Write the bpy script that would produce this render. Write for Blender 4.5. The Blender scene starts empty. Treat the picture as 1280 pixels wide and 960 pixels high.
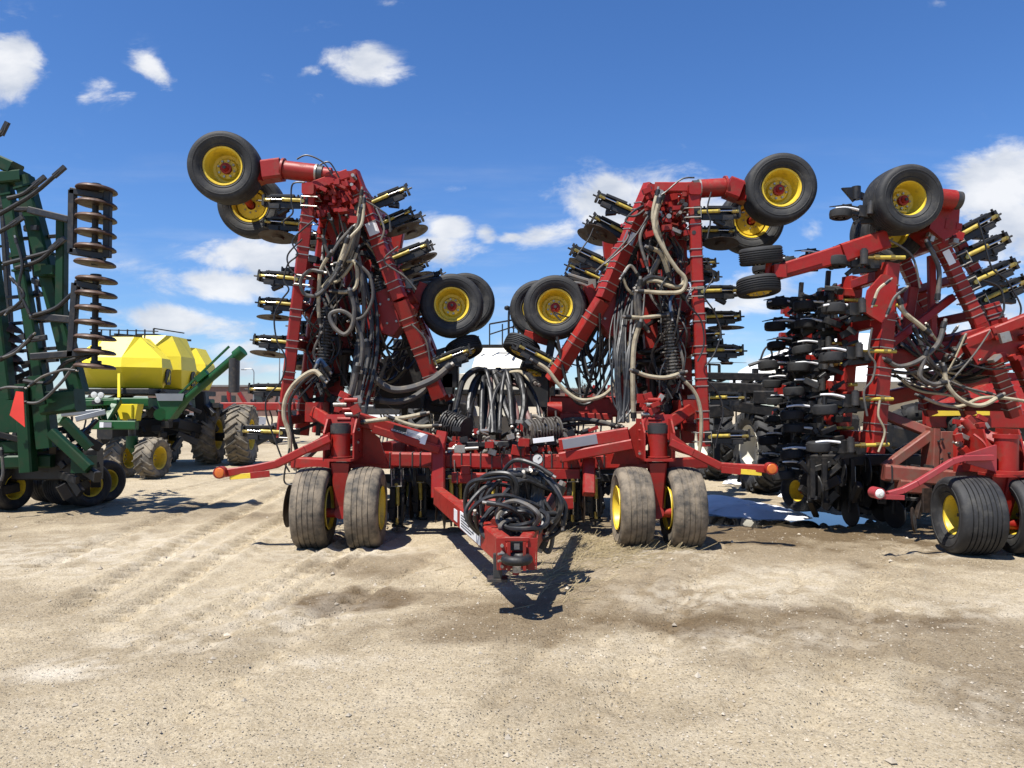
import bpy, math, random
import numpy as np
from mathutils import Vector as V, Matrix
random.seed(11)
rng = np.random.default_rng(5)
sc = bpy.context.scene
COL = sc.collection
R = math.radians
CAM = V((0, 0, 1.65)); F = 940.0; PIT = math.atan(28 / 940)
CP, SP = math.cos(PIT), math.sin(PIT)
XA, YA, ZA = V((1, 0, 0)), V((0, 1, 0)), V((0, 0, 1))

def ray(px, py):
    u = (px - 640) / F; v = (480 - py) / F
    return V((u, CP - v * SP, SP + v * CP))
def P(px, py, Y):
    d = ray(px, py); return CAM + d * (Y / d.y)
def G(px, py, z=0.0):
    d = ray(px, py); return CAM + d * ((z - CAM.z) / d.z)

# ------------------------------------------------------------------ mesh builder
class MB:
    def __init__(s): s.v = []; s.f = []; s.m = []; s.s = []
    def add(s, vs, fs, mi=0, smooth=False):
        o = len(s.v); s.v += [tuple(x) for x in vs]
        s.f += [tuple(i + o for i in f) for f in fs]
        s.m += [mi] * len(fs); s.s += [smooth] * len(fs)
    def beam(s, p, q, w, h, up=ZA, mi=0, c=None, w2=None, h2=None):
        p = V(p); q = V(q); d = (q - p)
        if d.length < 1e-6: return
        d.normalize()
        if abs(d.dot(up)) > .98: up = XA if abs(d.x) < .9 else ZA
        x = d.cross(up).normalized(); u = x.cross(d)
        vs = []
        for pt, a, b in ((p, w, h), (q, w2 or w, h2 or h)):
            cc = c if c is not None else min(a, b) * .12
            a *= .5; b *= .5
            for i, j in ((a - cc, -b), (a, -b + cc), (a, b - cc), (a - cc, b), (-a + cc, b), (-a, b - cc), (-a, -b + cc), (-a + cc, -b)):
                vs.append(pt + x * i + u * j)
        fs = [(i, (i + 1) % 8, 8 + (i + 1) % 8, 8 + i) for i in range(8)]
        fs += [tuple(range(7, -1, -1)), tuple(range(8, 16))]
        s.add(vs, fs, mi)
    def box(s, c, sz, mi=0, rot=None, ch=.08):
        c = V(c); r = rot or Matrix.Identity(3)
        a = r @ V((0, 0, sz[2] / 2))
        s.beam(c - a, c + a, sz[0], sz[1], up=r @ YA, mi=mi, c=min(sz[0], sz[1]) * ch)
    def cyl(s, p, q, r, n=12, mi=0, r2=None, caps=True):
        p = V(p); q = V(q); d = (q - p).normalized()
        up = ZA if abs(d.z) < .9 else XA
        x = d.cross(up).normalized(); u = x.cross(d); r2 = r if r2 is None else r2
        vs = []
        for pt, rr in ((p, r), (q, r2)):
            vs += [pt + (x * math.cos(2 * math.pi * i / n) + u * math.sin(2 * math.pi * i / n)) * rr for i in range(n)]
        s.add(vs, [(i, (i + 1) % n, n + (i + 1) % n, n + i) for i in range(n)], mi, True)
        if caps:
            s.add(vs[:n], [tuple(range(n - 1, -1, -1))], mi); s.add(vs[n:], [tuple(range(n))], mi)
    def tube(s, pts, r, n=7, mi=0, sub=5, closed=False, taper=None):
        pts = [V(p) for p in pts]
        out = []
        m = len(pts)
        if m == 2: out = pts
        else:
            for i in range(m if closed else m - 1):
                g = lambda k: pts[k % m] if closed else pts[max(0, min(m - 1, k))]
                a, b, c, d = g(i - 1), g(i), g(i + 1), g(i + 2)
                for t in range(sub):
                    t /= sub
                    out.append(.5 * ((2 * b) + (c - a) * t + (2 * a - 5 * b + 4 * c - d) * t * t + (3 * b - a - 3 * c + d) * t ** 3))
            if not closed: out.append(pts[-1])
        L = len(out); nrm = None; vs = []
        for i, p in enumerate(out):
            a = out[(i - 1) % L] if (closed or i) else p
            b = out[(i + 1) % L] if (closed or i < L - 1) else p
            t = (b - a)
            t = t.normalized() if t.length > 1e-9 else XA
            if nrm is None:
                nrm = t.cross(ZA if abs(t.z) < .9 else XA).normalized()
            nrm = (nrm - t * nrm.dot(t)).normalized(); bi = t.cross(nrm)
            rr = r if taper is None else r + (taper - r) * i / max(1, L - 1)
            vs += [p + (nrm * math.cos(2 * math.pi * k / n) + bi * math.sin(2 * math.pi * k / n)) * rr for k in range(n)]
        fs = []
        for i in range(L if closed else L - 1):
            j = (i + 1) % L
            fs += [(i * n + k, i * n + (k + 1) % n, j * n + (k + 1) % n, j * n + k) for k in range(n)]
        if not closed:
            fs += [tuple(range(n - 1, -1, -1)), tuple((L - 1) * n + k for k in range(n))]
        s.add(vs, fs, mi, True)
    def lathe(s, prof, M=Matrix.Identity(4), n=32, mi=0, closed=False, smooth=True, caps=False):
        vs = []; L = len(prof)
        for k in range(n):
            a = 2 * math.pi * k / n; ca, sa = math.cos(a), math.sin(a)
            vs += [M @ V((r * ca, r * sa, z)) for r, z in prof]
        fs = []
        for k in range(n):
            k2 = (k + 1) % n
            for i in range(L if closed else L - 1):
                j = (i + 1) % L
                fs.append((k * L + i, k2 * L + i, k2 * L + j, k * L + j))
        if caps:
            fs += [tuple(k * L for k in range(n))[::-1], tuple(k * L + L - 1 for k in range(n))]
        s.add(vs, fs, mi, smooth)
    def plate(s, pts, off, mi=0):
        pts = [V(p) for p in pts]; off = V(off); n = len(pts)
        vs = pts + [p + off for p in pts]
        fs = [tuple(range(n))[::-1], tuple(range(n, 2 * n))] + [(i, (i + 1) % n, n + (i + 1) % n, n + i) for i in range(n)]
        s.add(vs, fs, mi)
    def bolt(s, p, d, r=.014, L=.02, mi=0):
        s.cyl(p, V(p) + V(d).normalized() * L, r, 6, mi)
    def strap(s, p, d, w, h, up=YA, mi=1, t=.012, e=.018):
        d = V(d).normalized(); s.beam(V(p) - d * t / 2, V(p) + d * t / 2, w + e, h + e, up, mi, c=.008)
    def mesh(s, name, mats, org=V((0, 0, 0))):
        me = bpy.data.meshes.new(name)
        me.from_pydata([(x - org[0], y - org[1], z - org[2]) for x, y, z in s.v], [], s.f)
        for m in (mats if isinstance(mats, (list, tuple)) else [mats]): me.materials.append(m)
        me.polygons.foreach_set('material_index', s.m)
        me.polygons.foreach_set('use_smooth', s.s)
        me.update()
        if any(s.s): me.set_sharp_from_angle(angle=R(40))
        return me

def link(name, me, parent=None, M=None):
    o = bpy.data.objects.new(name, me); COL.objects.link(o)
    if parent: o.parent = parent
    if M is not None: o.matrix_basis = M
    return o
def origin(o):
    v = V((0, 0, 0))
    while o: v += o.location; o = o.parent
    return v
def part(name, mb, mats, parent, label=None):
    o = link(name, mb.mesh(name, mats, origin(parent)), parent)
    if label: o['label'] = label
    return o
def tag(o, label=None, cat=None, group=None, kind=None):
    if label: o['label'] = label
    if cat: o['category'] = cat
    if group: o['group'] = group
    if kind: o['kind'] = kind
    return o
def thing(name, loc, label, cat, group=None):
    o = link(name, None); o.location = loc
    o.empty_display_size = .3
    return tag(o, label, cat, group)
def FR(o, x, y, z):
    return Matrix(((x[0], y[0], z[0], o[0]), (x[1], y[1], z[1], o[1]), (x[2], y[2], z[2], o[2]), (0, 0, 0, 1)))
def AXM(o, z, up=ZA):
    z = V(z).normalized()
    if abs(z.dot(up)) > .95: up = YA
    x = up.cross(z).normalized(); return FR(o, x, z.cross(x), z)

# ------------------------------------------------------------------ materials
def mat(name, col, rough=.5, metal=0., dirt=None, damt=.0, dscale=6., bump=0., bscale=40., coat=0., var=.12, spec=.5, dust=0.):
    col = [c * .74 for c in col]; dirt = dirt and tuple(c * .74 for c in dirt)
    m = bpy.data.materials.new(name); m.use_nodes = True
    nt = m.node_tree; b = nt.nodes['Principled BSDF']; N = nt.nodes.new; Lk = nt.links.new
    b.inputs['Roughness'].default_value = rough; b.inputs['Metallic'].default_value = metal
    b.inputs['Coat Weight'].default_value = coat; b.inputs['Specular IOR Level'].default_value = spec
    tc = N('ShaderNodeTexCoord')
    n1 = N('ShaderNodeTexNoise'); n1.inputs['Scale'].default_value = dscale; n1.inputs['Detail'].default_value = 8; n1.inputs['Roughness'].default_value = .65
    Lk(tc.outputs['Object'], n1.inputs['Vector'])
    mr = N('ShaderNodeMapRange'); mr.inputs[3].default_value = 1 - var; mr.inputs[4].default_value = 1 + var
    mr.inputs[1].default_value = .3; mr.inputs[2].default_value = .7
    n2 = N('ShaderNodeTexNoise'); n2.inputs['Scale'].default_value = dscale * .37; n2.inputs['Detail'].default_value = 4
    Lk(tc.outputs['Object'], n2.inputs['Vector']); Lk(n2.outputs[0], mr.inputs[0])
    vm = N('ShaderNodeVectorMath'); vm.operation = 'SCALE'; vm.inputs[0].default_value = col[:3]; Lk(mr.outputs[0], vm.inputs['Scale'])
    out = vm.outputs[0]
    if dirt:
        rmp = N('ShaderNodeMapRange'); rmp.inputs[1].default_value = .62 - damt * .4; rmp.inputs[2].default_value = .78 - damt * .3
        rmp.inputs[4].default_value = min(1, .35 + damt)
        Lk(n1.outputs[0], rmp.inputs[0])
        mx = N('ShaderNodeMix'); mx.data_type = 'RGBA'; Lk(rmp.outputs[0], mx.inputs[0]); Lk(out, mx.inputs[6]); mx.inputs[7].default_value = (*dirt, 1)
        out = mx.outputs[2]
        rr = N('ShaderNodeMapRange'); rr.inputs[3].default_value = rough; rr.inputs[4].default_value = .85; Lk(rmp.outputs[0], rr.inputs[0]); Lk(rr.outputs[0], b.inputs['Roughness'])
    if dust:
        ge = N('ShaderNodeNewGeometry'); sx = N('ShaderNodeSeparateXYZ'); Lk(ge.outputs['True Normal'], sx.inputs[0])
        n4 = N('ShaderNodeTexNoise'); n4.inputs['Scale'].default_value = 19; n4.inputs['Detail'].default_value = 9; n4.inputs['Roughness'].default_value = .72; Lk(tc.outputs['Object'], n4.inputs['Vector'])
        up = N('ShaderNodeMapRange'); up.inputs[1].default_value = .2; up.inputs[2].default_value = 1; up.inputs[3].default_value = .10; up.inputs[4].default_value = 1; Lk(sx.outputs[2], up.inputs[0])
        nr = N('ShaderNodeMapRange'); nr.inputs[1].default_value = .46; nr.inputs[2].default_value = .66; Lk(n4.outputs[0], nr.inputs[0])
        mu = N('ShaderNodeMath'); mu.operation = 'MULTIPLY'; Lk(up.outputs[0], mu.inputs[0]); Lk(nr.outputs[0], mu.inputs[1])
        mv = N('ShaderNodeMath'); mv.operation = 'MULTIPLY'; Lk(mu.outputs[0], mv.inputs[0]); mv.inputs[1].default_value = dust
        md = N('ShaderNodeMix'); md.data_type = 'RGBA'; Lk(mv.outputs[0], md.inputs[0]); Lk(out, md.inputs[6]); md.inputs[7].default_value = (.26, .19, .125, 1); out = md.outputs[2]
        n5 = N('ShaderNodeTexNoise'); n5.inputs['Scale'].default_value = 34; n5.inputs['Detail'].default_value = 6; n5.inputs['Roughness'].default_value = .8; Lk(tc.outputs['Object'], n5.inputs['Vector'])
        ch = N('ShaderNodeMapRange'); ch.inputs[1].default_value = .635; ch.inputs[2].default_value = .66; ch.inputs[4].default_value = .75; Lk(n5.outputs[0], ch.inputs[0])
        mc = N('ShaderNodeMix'); mc.data_type = 'RGBA'; Lk(ch.outputs[0], mc.inputs[0]); Lk(out, mc.inputs[6]); mc.inputs[7].default_value = (.05, .03, .022, 1); out = mc.outputs[2]
    Lk(out, b.inputs['Base Color'])
    if bump:
        n3 = N('ShaderNodeTexNoise'); n3.inputs['Scale'].default_value = bscale; n3.inputs['Detail'].default_value = 5; Lk(tc.outputs['Object'], n3.inputs['Vector'])
        bp = N('ShaderNodeBump'); bp.inputs['Strength'].default_value = bump; bp.inputs['Distance'].default_value = .01
        Lk(n3.outputs[0], bp.inputs['Height']); Lk(bp.outputs[0], b.inputs['Normal'])
    return m
DUST = (.30, .23, .15)
M = {}
M['red'] = mat('red_paint', (.345, .016, .011), .45, dirt=(.17, .05, .03), damt=.30, dscale=6, spec=.35, bump=.08, bscale=30, dust=.42)
M['redold'] = mat('faded_red_paint', (.23, .048, .03), .6, dirt=(.17, .09, .06), damt=.45, dscale=7, dust=.5)
M['pink'] = mat('sun_bleached_red', (.38, .04, .045), .5, dirt=(.3, .1, .08), damt=.2)
M['yellow'] = mat('yellow_rim_paint', (.92, .66, .05), .42, dirt=(.32, .19, .05), damt=.22, dscale=9, dust=.4)
M['ycyl'] = mat('yellow_cylinder_paint', (.62, .47, .07), .4, dirt=(.22, .15, .06), damt=.3, dscale=12)
M['brass'] = mat('brassy_plating', (.45, .34, .10), .35, .7)
M['tyre'] = mat('black_rubber', (.020, .020, .021), .7, dirt=(.085, .08, .07), damt=.3, dscale=7, bump=.25, bscale=60)
M['mud'] = mat('muddy_rubber', (.055, .049, .041), .85, dirt=(.27, .215, .15), damt=.62, dscale=5, bump=.4, bscale=45)
M['packer'] = mat('packer_rubber', (.016, .016, .017), .75, dirt=(.05, .046, .04), damt=.25, dscale=9)
M['lug'] = mat('dusty_lug_rubber', (.10, .09, .075), .85, dirt=(.30, .25, .18), damt=.55, dscale=4, bump=.3)
M['black'] = mat('black_steel', (.011, .011, .012), .5, dirt=(.05, .04, .03), damt=.32, dscale=11, dust=.12)
M['dark'] = mat('dark_grey_steel', (.035, .034, .034), .5, dirt=(.09, .07, .05), damt=.35, dscale=11)
M['disc'] = mat('worn_disc_steel', (.045, .032, .025), .5, .45, dirt=(.12, .07, .045), damt=.4, dscale=8)
M['rust'] = mat('rusty_disc_steel', (.075, .042, .03), .5, .3, dirt=(.20, .12, .085), damt=.4, dscale=9)
M['zinc'] = mat('zinc_plated_steel', (.46, .43, .38), .42, .7, dirt=(.25, .18, .11), damt=.3, dscale=15)
M['chrome'] = mat('chromed_rod', (.75, .75, .75), .15, 1.)
M['hose'] = mat('black_hose_rubber', (.015, .015, .016), .45, dirt=(.07, .062, .05), damt=.3, dscale=10)
M['grey'] = mat('grey_hose_rubber', (.085, .08, .075), .55, dirt=(.20, .165, .12), damt=.4, dscale=8)
M['cream'] = mat('cream_seed_hose', (.50, .43, .29), .5, dirt=(.24, .18, .11), damt=.4, dscale=8)
M['pinkhose'] = mat('faded_red_hose', (.24, .11, .105), .55, dirt=(.2, .15, .12), damt=.4, dscale=8)
M['blue'] = mat('blue_hose', (.015, .05, .12), .5)
M['white'] = mat('white_paint', (1.05, 1.04, 1.0), .4, dirt=(.65, .58, .46), damt=.15, dscale=4)
M['creamp'] = mat('cream_tank_paint', (.98, .93, .79), .4, dirt=(.75, .68, .52), damt=.15, dscale=3)
M['decal'] = mat('white_decal', (.95, .95, .95), .45)
M['silver'] = mat('silver_decal', (.30, .30, .33), .4, .3)
M['green'] = mat('green_paint', (.008, .085, .02), .45, dirt=(.05, .07, .03), damt=.25, dscale=6, spec=.35)
M['dgreen'] = mat('dark_green_paint', (.004, .042, .012), .5, dirt=(.03, .035, .016), damt=.3, dscale=6, spec=.3)
M['tanky'] = mat('yellow_tank_plastic', (.98, .78, .035), .42, dirt=(.75, .6, .1), damt=.15, dscale=2, var=.05)
M['orange'] = mat('orange_reflector', (.75, .17, .02), .35, dirt=(.5, .12, .05), damt=.3, dscale=30)
M['flag'] = mat('fluorescent_flag_cloth', (.90, .05, .03), .7)
M['lens'] = mat('white_lens', (.8, .8, .75), .2)
M['snow'] = mat('old_snow', (1.1, 1.1, 1.12), .6, dirt=(.5, .46, .40), damt=.12, dscale=6, bump=.6, bscale=25)
M['wood'] = mat('bare_bark', (.10, .085, .07), .9)
M['wallr'] = mat('brown_wall_cladding', (.20, .115, .09), .7)
M['roof'] = mat('grey_roof_sheet', (.22, .21, .2), .6)
M['glass'] = mat('dark_window_glass', (.02, .025, .03), .08)
M['steelg'] = mat('galvanised_steel', (.30, .31, .32), .45, .5)
M['straw'] = mat('dry_straw', (.42, .33, .18), .8)
M['stone'] = mat('pale_gravel', (.52, .45, .35), .85, dirt=(.30, .24, .17), damt=.4, dscale=3, var=.35)
M['spring'] = mat('grimy_ribbed_steel', (.26, .235, .20), .45, .5, dirt=(.06, .05, .045), damt=.5, dscale=25)

# ------------------------------------------------------------------ camera, sun, sky
cd = bpy.data.cameras.new('camera'); cam = bpy.data.objects.new('camera', cd); COL.objects.link(cam)
cd.sensor_width = 36; cd.lens = F / 1280 * 36; cd.clip_end = 9000; cd.clip_start = .05
cam.location = CAM; cam.rotation_euler = (R(90) + PIT, 0, 0); sc.camera = cam
S = V((-.34, -.36, 1.0)).normalized()
ld = bpy.data.lights.new('sun', 'SUN'); ld.energy = 5.0; ld.angle = R(.53); ld.color = (1, .965, .90)
sun = bpy.data.objects.new('sun', ld); COL.objects.link(sun)
sun.rotation_euler = S.to_track_quat('Z', 'Y').to_euler()
w = bpy.data.worlds.new('World'); sc.world = w; w.use_nodes = True
nt = w.node_tree; nt.nodes.clear(); N = nt.nodes.new; Lk = nt.links.new
wo = N('ShaderNodeOutputWorld'); bg = N('ShaderNodeBackground'); bg.inputs[1].default_value = .062; Lk(bg.outputs[0], wo.inputs[0])
sky = N('ShaderNodeTexSky'); sky.sky_type = 'NISHITA'; sky.sun_disc = False
sky.sun_elevation = math.asin(S.z); sky.sun_rotation = math.atan2(S.x, S.y)
sky.altitude = 500; sky.air_density = 1.0; sky.dust_density = .1; sky.ozone_density = 2.0
tc = N('ShaderNodeTexCoord'); sep = N('ShaderNodeSeparateXYZ'); Lk(tc.outputs['Generated'], sep.inputs[0])
def mth(op, a, b=None, c=None):
    n = N('ShaderNodeMath'); n.operation = op
    for i, x in enumerate((a, b, c)):
        if x is None: continue
        if isinstance(x, (int, float)): n.inputs[i].default_value = x
        else: Lk(x, n.inputs[i])
    return n.outputs[0]
yc = mth('MAXIMUM', sep.outputs[1], .02)
U = mth('DIVIDE', sep.outputs[0], yc); W_ = mth('DIVIDE', sep.outputs[2], yc)
cv = N('ShaderNodeCombineXYZ'); Lk(U, cv.inputs[0]); Lk(mth('MULTIPLY', W_, 1.9), cv.inputs[1])
nz = N('ShaderNodeTexNoise'); nz.inputs['Scale'].default_value = 9; nz.inputs['Detail'].default_value = 12; nz.inputs['Roughness'].default_value = .64; nz.inputs['Distortion'].default_value = .35
Lk(cv.outputs[0], nz.inputs['Vector'])
# clouds: (px, py, half width, half height, tilt degrees, strength)
clouds = [(20, 80, 42, 44, 25, 1.0), (125, 112, 34, 20, -5, .6), (150, 118, 30, 14, 0, .5), (192, 90, 36, 15, 38, .85), (108, 122, 18, 14, 0, .5),
          (455, 80, 62, 24, 18, .85), (480, 98, 28, 18, 20, .7), (390, 88, 18, 10, 0, .5), (395, 117, 14, 8, 0, .35), (333, 95, 18, 6, 5, .3),
          (840, 185, 26, 10, 0, .4), (325, 320, 66, 24, 3, 1.25), (280, 356, 68, 19, 3, 1.2), (225, 402, 80, 16, 6, 1.05), (150, 392, 60, 8, 4, .6), (176, 400, 16, 10, 0, .7),
          (555, 283, 36, 20, 10, .9), (545, 312, 50, 18, 0, 1.0), (608, 292, 15, 12, 0, .7), (690, 292, 52, 18, -8, .85), (640, 297, 22, 8, 0, .7),
          (760, 245, 60, 28, 0, 1.15), (800, 262, 70, 40, -10, 1.2), (850, 275, 60, 50, 0, 1.1), (760, 300, 50, 40, 0, .7),
          (1265, 225, 75, 40, -22, 1.3), (1262, 285, 70, 40, -5, 1.2), (1205, 262, 40, 16, -8, .8), (890, 375, 90, 26, -4, .8), (960, 350, 60, 30, -20, .7), (905, 410, 60, 12, 0, .5),
          (600, 236, 80, 5, 0, .28), (330, 440, 80, 14, 0, .6), (300, 460, 110, 12, 0, .7), (700, 440, 120, 22, 0, .55), (1170, 6, 18, 10, 0, .5), (1015, 290, 14, 18, 0, .3),
          (490, 4, 20, 6, 0, .35), (60, 330, 90, 14, 0, .5), (1200, 400, 90, 40, 0, .6), (420, 260, 240, 40, 12, .18), (560, 455, 90, 20, 0, .6), (950, 450, 120, 18, 0, .5)]
acc = None
for (cx, cy, hw, hh, tl, st) in clouds:
    d = ray(cx, cy); u0, v0 = d.x / d.y, d.z / d.y
    ca, sa = math.cos(R(-tl)), math.sin(R(-tl))
    du = mth('SUBTRACT', U, u0); dv = mth('SUBTRACT', W_, v0)
    a = mth('MULTIPLY', mth('MULTIPLY_ADD', du, ca, mth('MULTIPLY', dv, sa)), F / hw)
    b = mth('MULTIPLY', mth('MULTIPLY_ADD', du, -sa, mth('MULTIPLY', dv, ca)), F / hh)
    q = mth('MULTIPLY_ADD', a, a, mth('MULTIPLY', b, b))
    g = mth('MULTIPLY', mth('EXPONENT', mth('MULTIPLY', q, -.75)), st)
    acc = g if acc is None else mth('MAXIMUM', acc, g)
band = mth('MULTIPLY', mth('EXPONENT', mth('MULTIPLY', mth('ABSOLUTE', W_), -9)), .16)
acc = mth('ADD', acc, band)
den = mth('ADD', acc, mth('MULTIPLY', mth('SUBTRACT', nz.outputs[0], .52), 2.3))
ss = N('ShaderNodeMapRange'); ss.interpolation_type = 'SMOOTHSTEP'; ss.inputs[1].default_value = .22; ss.inputs[2].default_value = .86; Lk(den, ss.inputs[0])
amask = mth('MULTIPLY', ss.outputs[0], mth('MINIMUM', mth('MULTIPLY', acc, 2.6), 1.0))
cw = N('ShaderNodeCombineXYZ'); Lk(mth('MULTIPLY_ADD', W_, .25, U), cw.inputs[0]); Lk(mth('MULTIPLY', W_, 6.5), cw.inputs[1])
nw = N('ShaderNodeTexNoise'); nw.inputs['Scale'].default_value = 1.9; nw.inputs['Detail'].default_value = 7; nw.inputs['Roughness'].default_value = .58; Lk(cw.outputs[0], nw.inputs['Vector'])
wr = N('ShaderNodeMapRange'); wr.interpolation_type = 'SMOOTHSTEP'; wr.inputs[1].default_value = .47; wr.inputs[2].default_value = .75; wr.inputs[4].default_value = .55; Lk(nw.outputs[0], wr.inputs[0])
wf = N('ShaderNodeMapRange'); wf.interpolation_type = 'SMOOTHSTEP'; wf.inputs[1].default_value = .40; wf.inputs[2].default_value = .12; wf.inputs[3].default_value = 0; wf.inputs[4].default_value = 1; Lk(W_, wf.inputs[0])
amask = mth('MAXIMUM', amask, mth('MULTIPLY', wr.outputs[0], wf.outputs[0]))
front = mth('GREATER_THAN', sep.outputs[1], .02)
amask = mth('MULTIPLY', mth('MULTIPLY', amask, front), .93)
hs = N('ShaderNodeHueSaturation'); hs.inputs['Saturation'].default_value = 1.15; hs.inputs['Value'].default_value = 1.24; Lk(sky.outputs[0], hs.inputs['Color'])
gr = N('ShaderNodeMix'); gr.data_type = 'RGBA'; gr.blend_type = 'MULTIPLY'; gr.inputs[0].default_value = 1; Lk(hs.outputs[0], gr.inputs[6]); gt = N('ShaderNodeMapRange'); Lk(W_, gt.inputs[0]); gt.inputs[1].default_value = 0; gt.inputs[2].default_value = .28
gc = N('ShaderNodeMix'); gc.data_type = 'RGBA'; Lk(gt.outputs[0], gc.inputs[0]); gc.inputs[6].default_value = (.68, .82, 1.08, 1); gc.inputs[7].default_value = (.76, .95, 1.24, 1); Lk(gc.outputs[2], gr.inputs[7])
nz2 = N('ShaderNodeTexNoise'); nz2.inputs['Scale'].default_value = 11; nz2.inputs['Detail'].default_value = 6
mp = N('ShaderNodeMapping'); mp.inputs['Location'].default_value = (.0, .045, 0); Lk(cv.outputs[0], mp.inputs[0]); Lk(mp.outputs[0], nz2.inputs['Vector'])
cr = N('ShaderNodeMapRange'); cr.inputs[1].default_value = .35; cr.inputs[2].default_value = .62; Lk(nz2.outputs[0], cr.inputs[0])
cc = N('ShaderNodeMix'); cc.data_type = 'RGBA'; Lk(cr.outputs[0], cc.inputs[0]); cc.inputs[6].default_value = (6.0, 6.5, 7.4, 1); cc.inputs[7].default_value = (9.2, 9.3, 9.5, 1)
mx = N('ShaderNodeMix'); mx.data_type = 'RGBA'; Lk(amask, mx.inputs[0]); Lk(gr.outputs[2], mx.inputs[6]); Lk(cc.outputs[2], mx.inputs[7])
Lk(mx.outputs[2], bg.inputs[0])
vs_ = sc.view_settings
sc.display_settings.display_device = 'sRGB'
vs_.view_transform = 'Standard'; vs_.look = 'None'; vs_.exposure = .74; vs_.gamma = 1; vs_.use_curve_mapping = False
sc.cycles.use_denoising = True
sc.cycles.max_bounces = 6; sc.cycles.diffuse_bounces = 2

# ------------------------------------------------------------------ ground
def fbm(x, y, sc_, oct_=5, seed=0, rough=.5):
    tot = np.zeros_like(x); amp = 1.; nrm = 0.
    for o in range(oct_):
        r = np.random.default_rng(seed * 31 + o).random((256, 256))
        xx = x * sc_ * 2 ** o; yy = y * sc_ * 2 ** o
        xi = np.floor(xx).astype(int); yi = np.floor(yy).astype(int); fx = xx - xi; fy = yy - yi
        fx = fx * fx * (3 - 2 * fx); fy = fy * fy * (3 - 2 * fy)
        a = r[xi & 255, yi & 255]; b = r[(xi + 1) & 255, yi & 255]; c = r[xi & 255, (yi + 1) & 255]; d = r[(xi + 1) & 255, (yi + 1) & 255]
        tot += amp * ((a * (1 - fx) + b * fx) * (1 - fy) + (c * (1 - fx) + d * fx) * fy); nrm += amp; amp *= rough
    return tot / nrm
def grade(lo, hi, step, far_lo, far_hi, k=1.28):
    core = list(np.arange(lo, hi, step)); s = step; x = core[-1]; right = []
    while x < far_hi: s *= k; x += s; right.append(x)
    s = step; x = lo; left = []
    while x > far_lo: s *= k; x -= s; left.append(x)
    return np.array(left[::-1] + core + right)
gx = grade(-9, 9, .045, -4000, 4000); gy = grade(2.6, 16, .045, -60, 6000, 1.2)
X, Y = np.meshgrid(gx, gy, indexing='ij')
near = np.exp(-np.maximum(0, np.hypot(X, Y - 8) - 14) / 12)
Z = (fbm(X, Y, .5, 4, 1) - .5) * .035 + (fbm(X, Y, 3.2, 4, 2, .6) - .5) * .030 + (fbm(X, Y, 9, 2, 3) - .5) * .014
def seg(a, b):
    a = np.array(a[:2]); b = np.array(b[:2]); d = b - a; L = np.hypot(*d); d = d / L
    t = (X - a[0]) * d[0] + (Y - a[1]) * d[1]; s_ = -(X - a[0]) * d[1] + (Y - a[1]) * d[0]
    return t, s_, L
rut = np.zeros_like(X)
for (a, b, wd, dp) in [((60, 775), (400, 590), .10, .05), ((110, 800), (420, 610), .09, .045), ((20, 720), (340, 596), .12, .035), ((240, 790), (520, 640), .10, .035),
                       ((330, 800), (560, 690), .08, .026), ((700, 960), (900, 690), .14, .02), ((1000, 960), (1100, 700), .14, .02), ((150, 960), (420, 760), .14, .022), ((20, 660), (330, 588), .07, .03), ((150, 830), (480, 640), .05, .025), ((200, 845), (500, 665), .05, .02), ((560, 960), (760, 720), .05, .014), ((620, 960), (820, 720), .05, .014), ((880, 940), (1010, 700), .05, .014), ((1140, 900), (1130, 690), .06, .016)]:
    t, s_, L = seg(G(*a), G(*b)); s_ = s_ + .10 * (fbm(X, Y, .9, 2, 9) - .5)
    e = np.clip(t / .6, 0, 1) * np.clip((L + 1 - t) / .6, 0, 1)
    lug = 1 + .8 * np.tanh(4 * np.sin(t * 24 + np.abs(s_) * 30))
    rut += e * dp * (-np.exp(-(s_ / wd) ** 2) * lug + .75 * np.exp(-((np.abs(s_) - wd * 2.1) / (wd * .8)) ** 2))
Z += rut
def ell(px, py, wx, wy, ang=0, soft=.5, seed=3, nsc=1.6, namp=.9):
    c = G(px, py); ca, sa = math.cos(R(ang)), math.sin(R(ang))
    dx, dy = X - c.x, Y - c.y
    a = (dx * ca + dy * sa) / wx; b = (-dx * sa + dy * ca) / wy
    q = np.sqrt(a * a + b * b) + (fbm(X, Y, nsc, 5, seed, .6) - .5) * namp
    return np.clip((1 + soft - q) / (2 * soft), 0, 1)
pud = ell(955, 643, 1.65, 1.1, 8, .16, 21, 1.1, .8)
Z -= pud * .07
Z *= near
dip = ell(450, 750, .52, .34, 0, .35, 31, 2.5, .7); Z -= dip * .03 * near
damp = np.zeros_like(X)
for (px, py, wx, wy, st, ss2) in [(452, 749, .50, .34, 1.1, 31), (640, 775, .8, .7, .62, 32), (560, 745, .35, .3, .45, 33), (780, 745, .9, .8, .5, 34), (900, 770, 1.1, .55, .55, 35), (1150, 800, 1.2, .7, .5, 36), (1270, 870, .6, .5, .5, 37),
                                  (960, 655, 3.0, 1.9, .8, 38), (1080, 690, 2.0, .9, .45, 39), (690, 690, .9, 1.4, .35, 40), (470, 705, .7, .6, .4, 41), (200, 640, 1.2, 1.0, .3, 42), (90, 640, 3.0, 1.5, .35, 43), (840, 700, 1.2, .8, .35, 44), (1000, 830, .8, .3, .22, 45)]:
    damp = np.maximum(damp, st * ell(px, py, wx, wy, 0, .28, ss2, 2.2, 1.3))
damp += np.clip((fbm(X, Y, .8, 5, 50, .6) - .54) * 2.0, 0, .25)
salt = np.zeros_like(X)
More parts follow.
